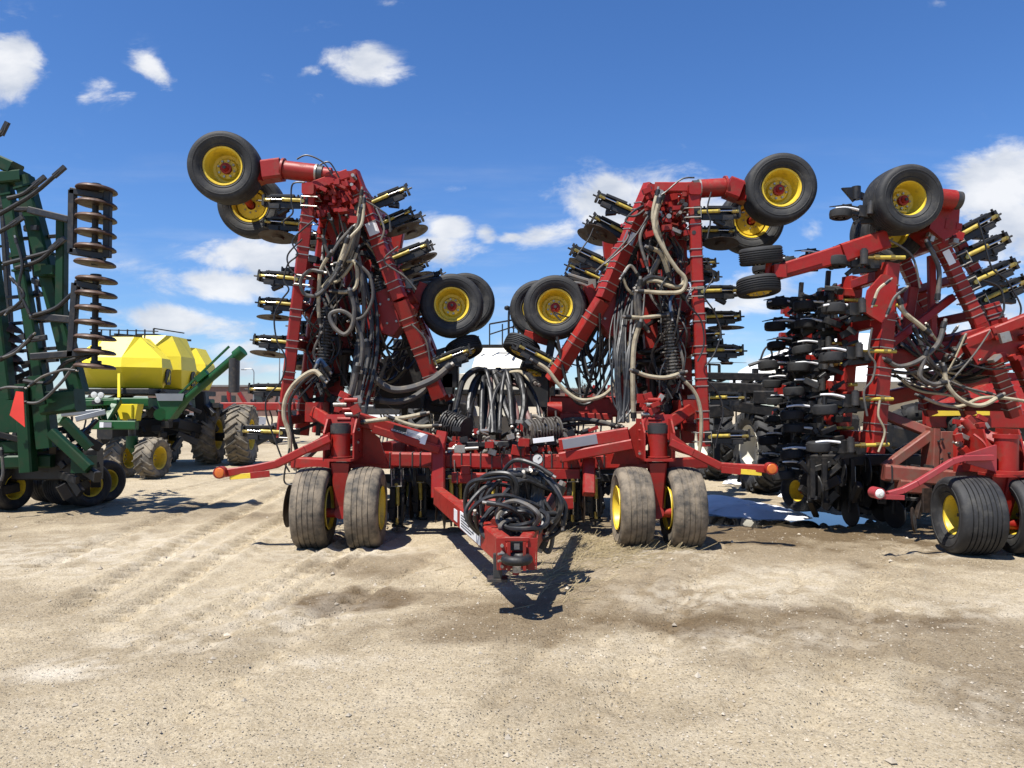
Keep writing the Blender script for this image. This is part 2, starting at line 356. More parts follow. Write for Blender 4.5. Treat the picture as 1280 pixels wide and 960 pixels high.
for (px, py, wx, wy, st, ss2) in [(140, 690, 1.6, 1.1, .6, 61), (330, 690, .8, .5, .35, 62), (330, 735, .5, .35, .35, 63), (70, 840, .3, .14, .95, 64), (110, 825, .25, .1, .8, 65), (350, 770, .6, .5, .6, 66), (240, 800, .5, .25, .55, 67), (450, 690, .7, .3, .75, 68), (410, 830, .4, .15, .5, 75),
                                  (920, 740, .9, .5, .5, 69), (980, 720, .7, .4, .4, 70), (820, 690, .6, .4, .5, 71), (1190, 690, .6, .3, .6, 72), (940, 800, .9, .3, .4, 73), (1230, 760, .9, .4, .4, 74), (300, 760, 1.0, .8, .25, 76), (1250, 880, .5, .3, .4, 77)]:
    salt = np.maximum(salt, st * ell(px, py, wx, wy, 12, .6, ss2, 2.6, 1.4))
salt *= np.clip((fbm(X, Y, 7, 5, 80, .7) - .42) * 6, 0, 1)
damp = np.clip(damp * 1.25 - salt * .4, 0, 1)
nx, ny = X.shape
vco = np.stack([X, Y, Z], -1).reshape(-1, 3)
idx = np.arange(nx * ny).reshape(nx, ny)
quads = np.stack([idx[:-1, :-1], idx[1:, :-1], idx[1:, 1:], idx[:-1, 1:]], -1).reshape(-1, 4)
me = bpy.data.meshes.new('ground')
me.vertices.add(len(vco)); me.vertices.foreach_set('co', vco.ravel().astype(np.float32))
me.loops.add(quads.size); me.loops.foreach_set('vertex_index', quads.ravel().astype(np.int32))
me.polygons.add(len(quads)); me.polygons.foreach_set('loop_start', np.arange(0, quads.size, 4, dtype=np.int32)); me.polygons.foreach_set('loop_total', np.full(len(quads), 4, np.int32))
me.polygons.foreach_set('use_smooth', np.ones(len(quads), bool))
for nm, ar in (('damp', damp), ('salt', salt)):
    at = me.attributes.new(nm, 'FLOAT', 'POINT'); at.data.foreach_set('value', ar.ravel().astype(np.float32))
me.update(); me.validate()
gm = bpy.data.materials.new('packed_dirt'); gm.use_nodes = True
nt = gm.node_tree; N = nt.nodes.new; Lk = nt.links.new; b = nt.nodes['Principled BSDF']
geo = N('ShaderNodeNewGeometry')
def noise(s_, d, r=.6):
    n = N('ShaderNodeTexNoise'); n.inputs['Scale'].default_value = s_; n.inputs['Detail'].default_value = d; n.inputs['Roughness'].default_value = r; Lk(geo.outputs['Position'], n.inputs['Vector']); return n.outputs[0]
def mixc(f, a, b_, bt='MIX'):
    n = N('ShaderNodeMix'); n.data_type = 'RGBA'; n.blend_type = bt
    for i, x in ((0, f), (6, a), (7, b_)):
        if isinstance(x, tuple): n.inputs[i].default_value = (*x, 1)
        elif isinstance(x, (int, float)): n.inputs[i].default_value = x
        else: Lk(x, n.inputs[i])
    return n.outputs[2]
def rng_(x, a, b_, c=0., d=1.):
    n = N('ShaderNodeMapRange'); Lk(x, n.inputs[0]); n.inputs[1].default_value = a; n.inputs[2].default_value = b_; n.inputs[3].default_value = c; n.inputs[4].default_value = d; return n.outputs[0]
def attr(nm):
    n = N('ShaderNodeAttribute'); n.attribute_name = nm; return n.outputs['Fac']
c = mixc(rng_(noise(.9, 8), .35, .65), (.335, .27, .173), (.45, .372, .248))
c = mixc(rng_(noise(2.3, 12, .74), .50, .56, 0, .42), c, (.50, .43, .315))
c = mixc(rng_(noise(3.7, 12, .74), .54, .60, 0, .40), c, (.245, .19, .118))
c = mixc(rng_(noise(9, 8, .7), .4, .66, 0, .55), c, (.26, .197, .116))
c = mixc(rng_(noise(38, 6, .75), .42, .64, 0, .6), c, (.56, .465, .325))
c = mixc(rng_(noise(70, 4, .7), .52, .66, 0, .6), c, (.15, .112, .067))
vor = N('ShaderNodeTexVoronoi'); vor.inputs['Scale'].default_value = 55; Lk(geo.outputs['Position'], vor.inputs['Vector'])
peb = rng_(vor.outputs['Distance'], .12, .34, 1, 0)
sepc = N('ShaderNodeSeparateColor'); Lk(vor.outputs['Color'], sepc.inputs[0])
mm = N('ShaderNodeMath'); mm.operation = 'MULTIPLY'; Lk(peb, mm.inputs[0]); Lk(rng_(sepc.outputs[0], .55, .75), mm.inputs[1])
c = mixc(mm.outputs[0], c, mixc(sepc.outputs[1], (.21, .17, .125), (.50, .44, .35)))
vo2 = N('ShaderNodeTexVoronoi'); vo2.inputs['Scale'].default_value = 130; Lk(geo.outputs['Position'], vo2.inputs['Vector']); s2 = N('ShaderNodeSeparateColor'); Lk(vo2.outputs['Color'], s2.inputs[0])
c = mixc(rng_(s2.outputs[0], .5, 1, 0, .42), c, mixc(s2.outputs[1], (.185, .145, .095), (.60, .53, .41)))
c = mixc(attr('damp'), c, mixc(1.0, c, (.36, .31, .25), 'MULTIPLY'))
c = mixc(rng_(attr('salt'), 0, 1, 0, .62), c, (.62, .56, .46))
Lk(c, b.inputs['Base Color'])
Lk(rng_(attr('damp'), .3, 1.0, .93, .62), b.inputs['Roughness']); b.inputs['Specular IOR Level'].default_value = .25
bp = N('ShaderNodeBump'); bp.inputs['Strength'].default_value = 1.0; bp.inputs['Distance'].default_value = .025
hh = N('ShaderNodeMath'); hh.operation = 'MULTIPLY_ADD'; Lk(noise(24, 8, .72), hh.inputs[0]); hh.inputs[1].default_value = 1.0; Lk(mm.outputs[0], hh.inputs[2])
Lk(hh.outputs[0], bp.inputs['Height']); Lk(bp.outputs[0], b.inputs['Normal'])
me.materials.append(gm)
tag(link('ground', me), kind='structure')
def gz(x, y):
    i = min(max(int(np.searchsorted(gx, x)) , 0), nx - 1); j = min(max(int(np.searchsorted(gy, y)), 0), ny - 1)
    return float(Z[i, j])
# water in the low spots
wm = bpy.data.materials.new('puddle_water'); wm.use_nodes = True
b = wm.node_tree.nodes['Principled BSDF']; b.inputs['Base Color'].default_value = (.035, .028, .018, 1); b.inputs['Roughness'].default_value = .02; b.inputs['IOR'].default_value = 1.33
mb = MB(); c0 = G(945, 648)
mb.add([(c0.x + 1.75 * math.cos(a), c0.y + 1.7 * math.sin(a), -.034) for a in np.linspace(0, 2 * math.pi, 48, endpoint=False)], [tuple(range(48))])
tag(link('puddle', mb.mesh('puddle', wm)), kind='structure')
# snow left in the puddle
def blob_sheet(name, pts, hgt, m, org, z0=-.05):
    n = len(pts); cen = sum((V(p) for p in pts), V((0, 0, 0))) / n
    mb = MB(); vs = []; K = 8
    for k in range(K + 1):
        s_ = 1 - k / K
        for p in pts:
            q = cen + (V(p) - cen) * s_
            zz = z0 + hgt * (1 - (s_ ** 3)) + (random.uniform(-.012, .012) if 0 < k < K else 0)
            vs.append((q.x, q.y, zz))
    fs = [(k * n + i, k * n + (i + 1) % n, (k + 1) * n + (i + 1) % n, (k + 1) * n + i) for k in range(K) for i in range(n)]
    mb.add(vs, fs, 0, True); return mb.mesh(name, m, org)
outl = [(866, 617), (885, 614), (905, 618), (930, 623), (955, 628), (985, 633), (1005, 638), (1024, 646), (1000, 648), (978, 647), (955, 648), (930, 645), (905, 643), (885, 640), (866, 640)]
fine = []
for i in range(len(outl)):
    a, c_ = outl[i], outl[(i + 1) % len(outl)]
    for t in (0, .33, .66): fine.append(G(a[0] + (c_[0] - a[0]) * t + random.uniform(-2, 2), a[1] + (c_[1] - a[1]) * t + random.uniform(-.7, .7)))
sp = link('snow_patch', blob_sheet('snow_patch', fine, .10, M['snow'], G(945, 635)))
sp.location = G(945, 635); tag(sp, 'last white patch of old snow lying in the puddle by the red drill', 'snow')
for k, (ax, ay, rx, lab) in enumerate([(918, 603, 16, 'small scrap of snow beside the cream rimmed tractor tyre'), (985, 619, 14, 'thin scrap of snow near the small yellow rimmed wheel')]):
    pp = [G(ax + rx * math.cos(t) * random.uniform(.8, 1.15), ay + 2.6 * math.sin(t)) for t in np.linspace(0, 6.283, 14, endpoint=False)]
    o = link('snow_patch', blob_sheet('snow_patch', pp, .07, M['snow'], G(ax, ay), -.02)); o.location = G(ax, ay); tag(o, lab, 'snow')
# stones, straw
mb = MB()
oct_v = [(1, 0, 0), (0, 1, 0), (-1, 0, 0), (0, -1, 0), (0, 0, .8), (0, 0, -.5)]
oct_f = [(0, 1, 4), (1, 2, 4), (2, 3, 4), (3, 0, 4), (1, 0, 5), (2, 1, 5), (3, 2, 5), (0, 3, 5)]
for i in range(14000):
    yy = 3.0 + 9 * random.random() ** 1.5; xx = random.uniform(-.75, .75) * yy
    r_ = .003 + .008 * random.random() ** 3
    if random.random() < .006: r_ = random.uniform(.016, .03)
    a = random.uniform(0, 6.28); ca, sa = math.cos(a) * r_, math.sin(a) * r_; z0 = gz(xx, yy)
    e = [random.uniform(.7, 1.3) for _ in range(6)]
    mb.add([(xx + (x * ca - y * sa) * k, yy + (x * sa + y * ca) * k, z0 + z * r_ * k + r_ * .15) for (x, y, z), k in zip(oct_v, e)], oct_f, 0)
tag(link('gravel', mb.mesh('gravel', M['stone'])), 'loose pale stones scattered over the packed dirt yard', 'gravel', kind='stuff')
mb = MB()
for (cx, cy, sx, sy, n) in [(755, 690, 60, 16, 420), (795, 683, 24, 8, 160), (720, 680, 30, 20, 160), (850, 685, 30, 8, 60), (640, 720, 60, 25, 60), (700, 720, 40, 25, 120)]:
    for i in range(n):
        g = G(cx + random.gauss(0, sx * .55), cy + random.gauss(0, sy * .6)); a = random.gauss(.3, .6); L = random.uniform(.05, .22)
        z0 = gz(g.x, g.y) + .006; up = random.uniform(0, .05) if random.random() < .8 else random.uniform(.05, .12)
        d = V((math.cos(a), math.sin(a), 0)) * L
        p0 = V((g.x, g.y, z0)); mb.beam(p0, p0 + d + V((0, 0, up)), .005, .004)
tag(link('straw', mb.mesh('straw', M['straw'])), 'dry straw and stalks strewn under the red drill', 'straw', kind='stuff')

# ------------------------------------------------------------------ shared component meshes
def tyre_profile(D, Wd, rr, ribs=5, gd=.014):
    h = D / 2; w2 = Wd / 2
    pr = [(rr, -w2 * .72), (rr + .03, -w2 * .86), (rr + .04, -w2 * .89), (rr + .05, -w2 * .87), (rr + (h - rr) * .4, -w2 * .99), (rr + (h - rr) * .55, -w2 * 1.0), (rr + (h - rr) * .57, -w2 * 1.02), (rr + (h - rr) * .61, -w2 * 1.02), (rr + (h - rr) * .63, -w2), (rr + (h - rr) * .72, -w2), (h * .925, -w2 * .95), (h * .965, -w2 * .84)]
    tw = w2 * .80; k = 2 * tw / (ribs + 1)
    z = -tw
    for i in range(ribs):
        z0 = -tw + (i + 1) * k; crown = h * (1 - .03 * (z0 / tw) ** 2)
        pr += [(crown, z0 - .008), (crown - gd, z0 - .005), (crown - gd, z0 + .005), (crown, z0 + .008)]
    pr += [(r, -zz) for r, zz in pr[:12][::-1]]
    return pr
def mk_tyre(D, Wd, rr, ribs=5, n=56, m='tyre', nm='tyre', gd=.014):
    mb = MB(); mb.lathe(tyre_profile(D, Wd, rr, ribs, gd), n=n)
    return mb.mesh(nm, M[m])
def mk_lugtyre(D, Wd, rr, lugs=20, m='lug', lh=.05, n=48):
    mb = MB(); h = D / 2 - lh; w2 = Wd / 2
    mb.lathe([(rr, -w2 * .7), (rr + .04, -w2 * .85), (rr + (h - rr) * .5, -w2), (h * .93, -w2 * .95), (h * .985, -w2 * .8), (h, -w2 * .4), (h, w2 * .4), (h * .985, w2 * .8), (h * .93, w2 * .95), (rr + (h - rr) * .5, w2), (rr + .04, w2 * .85), (rr, w2 * .7)], n=n)
    for i in range(lugs):
        for sd in (-1, 1):
            a0 = 2 * math.pi * (i + (.5 if sd > 0 else 0)) / lugs; sp_ = 2 * math.pi / lugs
            pts = []
            for t in (0, .5, 1):
                a = a0 + sp_ * .95 * t; z = sd * w2 * (-.04 + 1.0 * t); rad = (h + lh * .5) * (1 - .035 * t * t)
                pts.append((V((rad * math.cos(a), rad * math.sin(a), z)), V((math.cos(a), math.sin(a), 0))))
            th = D * .034
            for (p, u), (q, u2) in zip(pts, pts[1:]):
                mb.beam(p - u * .01, q - u2 * .01, th, lh * 1.5, up=u, c=.008)
            a = a0 + sp_ * .95
            u = V((math.cos(a), math.sin(a), 0)); q = V((0, 0, sd * w2 * .97))
            mb.beam(q + u * (h * .96), q + u * (h * .80), th, lh * .7, up=V((0, 0, 1)), c=.006)
    return mb.mesh('tyre', M[m])
def mk_rim(rr, Wd, m='yellow', holes=8):
    mb = MB(); w2 = Wd / 2; d = -.06
    mb.lathe([(rr + .012, w2 * .84), (rr + .016, w2 * .80), (rr - .006, w2 * .78), (rr - .02, w2 * .62), (rr - .034, w2 * .2), (rr - .04, d + .03), (rr * .78, d), (rr * .62, d - .01), (rr * .52, d + .035), (rr * .28, d + .04), (rr * .27, d - .04), (rr * .5, d - .03), (rr * .8, d - .04), (rr - .03, -w2 * .2), (rr - .02, -w2 * .62), (rr - .006, -w2 * .78), (rr + .016, -w2 * .8), (rr + .012, -w2 * .84)], n=40)
    for k in range(holes):
        a = 2 * math.pi * k / holes + .2
        c = V((rr * .44 * math.cos(a), rr * .44 * math.sin(a), d + .035)); mb.bolt(c, ZA, rr * .065, .035, 1); mb.bolt(c, -ZA, rr * .05, .09, 1)
    return mb.mesh('wheel', [M[m], M['zinc']])
def mk_hub(rr, m='red'):
    mb = MB()
    mb.lathe([(0.001, .08), (rr * .14, .08), (rr * .19, .085), (rr * .2, .05), (rr * .3, .045), (rr * .3, -.05), (rr * .2, -.06), (rr * .18, -.12), (.001, -.12)], n=20)
    mb.cyl((0, 0, .10), (0, 0, .125), rr * .09, 10, 1)
    return mb.mesh('hub', [M[m], M['dark']])
RR = .245
TY = {'clean': mk_tyre(.95, .46, RR), 'mud': mk_tyre(.97, .385, RR, 4, m='mud', gd=.009), 'new': mk_tyre(.98, .54, RR, 7, m='tyre', gd=.018)}
RIM = mk_rim(RR, .46); HUB = mk_hub(RR)
mb = MB(); mb.lathe([(.001, -.10), (RR * .5, -.105), (RR * .93, -.13), (RR * .95, -.15), (RR * .5, -.135), (.001, -.13)], n=28); SHADE_DISC = mb.mesh('shade_disc', M['mud'])  # added dark disc: its colour stands in for shade behind the caster rims
def wheel(root, c, ax, kind='clean', s=1.0, spin=0.):
    O = origin(root)
    Mx = AXM(V(c) - O, ax) @ Matrix.Rotation(spin, 4, 'Z') @ Matrix.Diagonal((s, s, s, 1))
    o = link('wheel', RIM, root, Mx)
    link('tyre', TY[kind], o); link('hub', HUB, o)
    if kind == 'mud': link('shade_disc', SHADE_DISC, o)
    return o

# opener: local x points away from the toolbar, z is up, -y faces the camera
def mk_opener():
    mb = MB()
    mb.box((.02, 0, 0), (.10, .17, .17)); mb.beam((.05, .02, .06), (.50, .02, .05), .045, .05); mb.beam((.05, -.01, -.05), (.52, -.01, -.055), .05, .05)
    mb.beam((.05, .06, .02), (.5, .06, 0), .02, .13, c=.003); mb.beam((.08, -.05, -.055), (.46, -.04, -.07), .03, .07); mb.beam((.16, -.03, .075), (.46, -.03, .06), .06, .035); mb.box((.40, -.045, -.075), (.14, .07, .06)); mb.beam((.24, 0, -.09), (.36, 0, -.16), .09, .05)
    mb.box((.55, .0, -.005), (.035, .13, .13)); mb.box((.48, .01, .035), (.10, .06, .06))
    for x, z in ((.12, .10), (.30, .095), (.44, .09), (.57, .085), (.2, -.09), (.34, -.10), (.46, -.095)):
        mb.cyl((x, 0, z * .5), (x, 0, z), .014, 7); 
    mb.cyl((.565, -.03, -.01), (.62, -.03, -.01), .012, 7)
    mb.beam((.20, .03, -.05), (.33, .03, -.13), .05, .03); mb.cyl((.35, -.06, -.10), (.35, .09, -.10), .03, 9)
    arm = mb.mesh('opener', M['black'])
    mb = MB(); mb.cyl((.04, -.082, .012), (.27, -.082, .01), .023, 12, 0); mb.cyl((.27, -.082, .01), (.295, -.082, .01), .027, 12, 1)
    mb.cyl((.295, -.082, .01), (.47, -.08, .006), .011, 10, 2); mb.cyl((.45, -.075, -.004), (.53, -.075, -.004), .022, 8, 1); mb.cyl((.03, -.11, 0), (.03, -.04, 0), .024, 8, 1); mb.cyl((.52, -.10, 0), (.52, .0, 0), .016, 8, 1)
    cyl = mb.mesh('cylinder', [M['ycyl'], M['brass'], M['chrome']])
    mb = MB(); mb.lathe([(.001, .012), (.07, .012), (.09, .004), (.26, .001), (.26, -.003), (.09, -.004), (.07, -.03), (.001, -.03)], AXM((.34, .0, -.165), (.06, .06, 1)), n=30)
    disc = mb.mesh('disc', M['disc'])
    mb = MB()
    for z in (.06, -.06):
        mb.cyl((-.155, -.105, z), (.05, -.105, z), .008, 6); mb.cyl((-.155, .105, z), (.05, .105, z), .008, 6); mb.cyl((-.155, -.105, z), (-.155, .105, z), .008, 6); mb.cyl((.05, -.105, z), (.05, .105, z), .008, 6)
    for y in (-.105, .105): mb.beam((.05, y, -.07), (.05, y, .07), .014, .010)
    mb.beam((.05, -.11, -.06), (.05, .11, -.06), .010, .012)
    ub = mb.mesh('u_bolt', M['zinc'])
    return arm, cyl, disc, ub
OPN = mk_opener()
def opener(root, pos, d, up=ZA, disc=True, s=1.0, ub=True):
    O = origin(root); d = (V(d) + V([random.uniform(-.035, .035) for _ in range(3)])).normalized(); up = (V(up) - d * d.dot(V(up))).normalized(); s *= random.uniform(.94, 1.05)
    Mx = FR(V(pos) - O, d, up.cross(d) if up.cross(d).y > 0 else d.cross(up), up) @ Matrix.Diagonal((s, s, s, 1))
    o = link('opener', OPN[0], root, Mx)
    if ub: link('cylinder', OPN[1], o)
    if disc: q = link('disc', OPN[2], o); q.location = (random.uniform(-.03, .03), 0, random.uniform(-.03, .02)); q.rotation_euler = (random.uniform(-.12, .12), random.uniform(-.06, .06), 0)
    if ub: link('u_bolt', OPN[3], o)
    return o
BULK = MB(); BM = [M['hose'], M['grey'], M['cream']]
def hose(root, pts, r, m='hose', n=7, name='hose', label=None, bulk=False):
    if bulk: BULK.tube(pts, r, n, mi=('hose', 'grey', 'cream').index(m), sub=6); return
    mb = MB(); mb.tube(pts, r, n, sub=6); pts = [V(p) for p in pts]
    if r >= .017:
        for a, b in ((pts[0], pts[1]), (pts[-1], pts[-2])):
            d = (b - a).normalized(); mb.cyl(a - d * .03, a + d * .05, r * 1.22, 10, 1); mb.cyl(a - d * .03, a - d * .07, r * .7, 8, 2)
    return part(name, mb, [M[m], M['black'], M['zinc']], root, label)
def phose(root, pts, Y, r, m='hose', **k):
    if isinstance(Y, (int, float)): Y = [Y] * len(pts)
    if len(Y) != len(pts): Y = list(np.interp(np.linspace(0, 1, len(pts)), np.linspace(0, 1, len(Y)), Y))
    return hose(root, [P(x, y, yy) for (x, y), yy in zip(pts, Y)], r, m, **k)
def ribbed(root, a, b, r, name='distribution_tower', m='spring', n=14, spouts=True):
    d = (V(b) - V(a)); L = d.length; k = int(L / .042); mb = MB()
    pr = [(.001, 0)]
    for i in range(k):
        z = L * i / k; dz = L / k
        pr += [(r * .66, z), (r * .66, z + dz * .3), (r, z + dz * .36), (r, z + dz * .82), (r * .66, z + dz * .88)]
    pr += [(r * .66, L), (.001, L)]
    mb.lathe(pr, AXM(a, d), n=n)
    if spouts:
        Mx = AXM(V(a), d).to_3x3()
        for i in range(0, k, 2):
            for j in range(4):
                an = j * 1.57 + i * .4; u = Mx @ V((math.cos(an), math.sin(an), 0)); c = V(a) + d * ((i + .5) / k)
                mb.cyl(c + u * r * .6, c + u * r * 1.45, .014, 6)
    return part(name, mb, M[m], root)
def text_mesh(s_, size, Mx, m, ext=.003):
    cu = bpy.data.curves.new('t', 'FONT'); cu.body = s_; cu.size = size; cu.extrude = ext; cu.align_x = 'CENTER'; cu.align_y = 'CENTER'
    o = bpy.data.objects.new('t', cu); COL.objects.link(o)
    bpy.context.view_layer.update()
    me = bpy.data.meshes.new_from_object(o.evaluated_get(bpy.context.evaluated_depsgraph_get()))
    bpy.data.objects.remove(o); bpy.data.curves.remove(cu); me.materials.clear(); me.materials.append(M[m]); me.transform(Mx); return me

# ------------------------------------------------------------------ the big red drill in the middle
D1 = thing('air_drill', (-.15, 9.6, 0), 'complete red air drill in the middle, both wings folded up and hitch towards the viewer', 'seed drill', 'folded red air drills')
RD = [M['red'], M['zinc'], M['dark'], M['decal']]
TW = YA
def bar(mb, a, b, wd, h=None, straps=0, up=None, st0=.06, st1=.94):
    up = V(up or TW); a, b = V(a), V(b); up = (up - (b - a).normalized() * up.dot((b - a).normalized())).normalized(); mb.beam(a, b, wd, h or wd, up=up, c=.014)
    for i in range(straps):
        t = st0 + (st1 - st0) * (i + .5) / straps
        for e in (-.05, .05):
            mb.strap(a + (b - a) * t + (b - a).normalized() * e, b - a, wd, h or wd, up)
def cross(mb, a, b, fr, to, n, wd):
    for i in range(n):
        t = (i + .5) / n; p = V(a).lerp(V(b), t)
        mb.beam(p + V((0, fr, 0)), p + V((0, to, 0)), wd, wd, c=.012)

# centre frame
mb = MB()
mb.beam(P(486, 574, 9.8), P(640, 577, 9.8), .19, .19); mb.beam(P(640, 577, 9.802), P(768, 577, 9.802), .185, .185)
for i in range(22): 
    p = P(490 + i * 12.5 + random.uniform(-2, 2), 575, 9.8); mb.strap(p, XA, .19, .19, ZA, 2, .014, .02)
mb.beam(P(565, 597, 9.65), P(648, 598, 9.65), .15, .13); mb.box(P(582, 587, 9.62), (.12, .14, .10)); mb.box(P(700, 592, 9.7), (.5, .14, .12))
for x in (572, 590, 612, 635): mb.strap(P(x, 597, 9.65), XA, .15, .13, ZA, 2, .014, .02)
for yy in (11.2, 12.6):
    mb.beam((-1.9, yy, 1.0), (1.6, yy, 1.0), .18, .18)
for x in (-1.65, -.75, .15, 1.35): mb.beam((x, 9.9, 1.08), (x, 13.2, 1.02), .16, .2)
mb.beam(P(548, 555, 9.62), P(548, 622, 9.5), .17, .14, up=YA)          # mast to the hitch
mb.plate([P(535, 583, 9.6), P(548, 583, 9.6), P(548, 604, 9.6)], (0, .03, 0))
mb.beam(P(736, 575, 9.62), P(736, 618, 9.4), .15, .14, up=YA)
# top link braces
for a, b, wd in (((448, 524, 9.35), (546, 553, 9.55), .17), ((466, 536, 9.3), (548, 562, 9.5), .10), ((786, 542, 9.35), (700, 556, 9.55), .16), ((790, 555, 9.32), (700, 572, 9.5), .13)):
    mb.beam(P(*a), P(*b), wd, .12, up=YA)
mb.beam(P(553, 540, 9.7), P(546, 575, 9.6), .14, .12, up=YA)
for (x, y, s_) in ((676, 562, .10), (690, 572, .12), (704, 566, .08), (716, 576, .13), (655, 553, .16), (648, 563, .2), (612, 556, .13), (735, 556, .1)):
    mb.box(P(x, y, 9.5 + random.uniform(0, .4)), (s_ * .9, s_ * .8, s_ * .6), rot=Matrix.Rotation(random.uniform(-.4, .4), 3, 'Y'))
part('main_frame', mb, RD, D1)
mb = MB(); mb.beam(P(575, 556, 9.95), P(735, 552, 9.95), .07, .07, up=YA)
for k in range(90):
    x = random.uniform(556, 742); p = P(x, random.uniform(534, 570) - (8 if 640 < x < 700 else 0), random.uniform(9.55, 10.4)); r_ = Matrix.Rotation(random.uniform(-.8, .8), 3, 'Y')
    if k % 3 == 0: mb.cyl(p, p + V((random.uniform(-.12, .12), .04, random.uniform(-.06, .1))), random.uniform(.012, .035), 9, random.choice((0, 1)))
    else: mb.box(p, [random.uniform(.03, .14), random.uniform(.03, .1), random.uniform(.03, .09)], random.choice((0, 0, 1, 2)), r_)
    mb.beam(p, p + V((0, .05, -.14)), .02, .02)
mb.box(P(575, 561, 9.45), (.14, .1, .09), 1); mb.cyl(P(580, 561, 9.42), P(598, 560, 9.42), .022, 10, 1); mb.cyl(P(560, 561, 9.42), P(574, 561, 9.42), .015, 10, 1)
part('valve_block', mb, [M['black'], M['zinc'], M['red']], D1)
mb = MB(); mb.beam(P(688, 507, 11.5), P(772, 509, 11.5), .26, .30); mb.cyl(P(684, 512, 11.3), P(702, 512, 11.3), .12, 14); mb.beam(P(700, 520, 11.2), P(765, 521, 11.2), .14, .1)
part('rear_beam', mb, RD, D1)
mb = MB(); mb.plate([P(731, 512, 11.3), P(736, 512, 11.3), P(733.5, 507.5, 11.3)], (0, .01, 0)); part('warning_triangle', mb, M['pink'], D1)
# decals: dark panel with lettering and a white panel, on the face of each top link
def decal(root, a, b, Y, h, mats_, name='decal', off=.075, lab=None):
    pa, pb = P(a[0], a[1], Y), P(b[0], b[1], Y); d = (pb - pa).normalized(); mb = MB()
    mb.beam(pa - YA * off, pb - YA * off, h, .008, up=YA, c=.002); return part(name, mb, M[mats_], root, lab), d
o, d = decal(D1, (492, 537), (508, 541.7), 9.43, .13, 'black'); 
tm = text_mesh('BOURGAULT', .034, FR(P(500, 539.3, 9.43) - YA * .084 - D1.location, d, d.cross(YA), -YA), 'decal'); link('lettering', tm, o)
o, d = decal(D1, (508, 541.7), (534, 549.5), 9.46, .13, 'decal')
mb = MB()
for k in range(4): mb.beam(P(510, 541.5 + k * 1.6 - 1.6, 9.46) - YA * .084, P(510, 541.5 + k * 1.6 - 1.6, 9.46) - YA * .084 + d * .17, .006, .003, up=YA, c=.0005)
part('fine_print', mb, M['silver'], o)
decal(D1, (757, 546.5), (703, 555.3), 9.46, .12, 'silver')
o, d = decal(D1, (666, 551), (692, 548), 9.4, .06, 'decal')

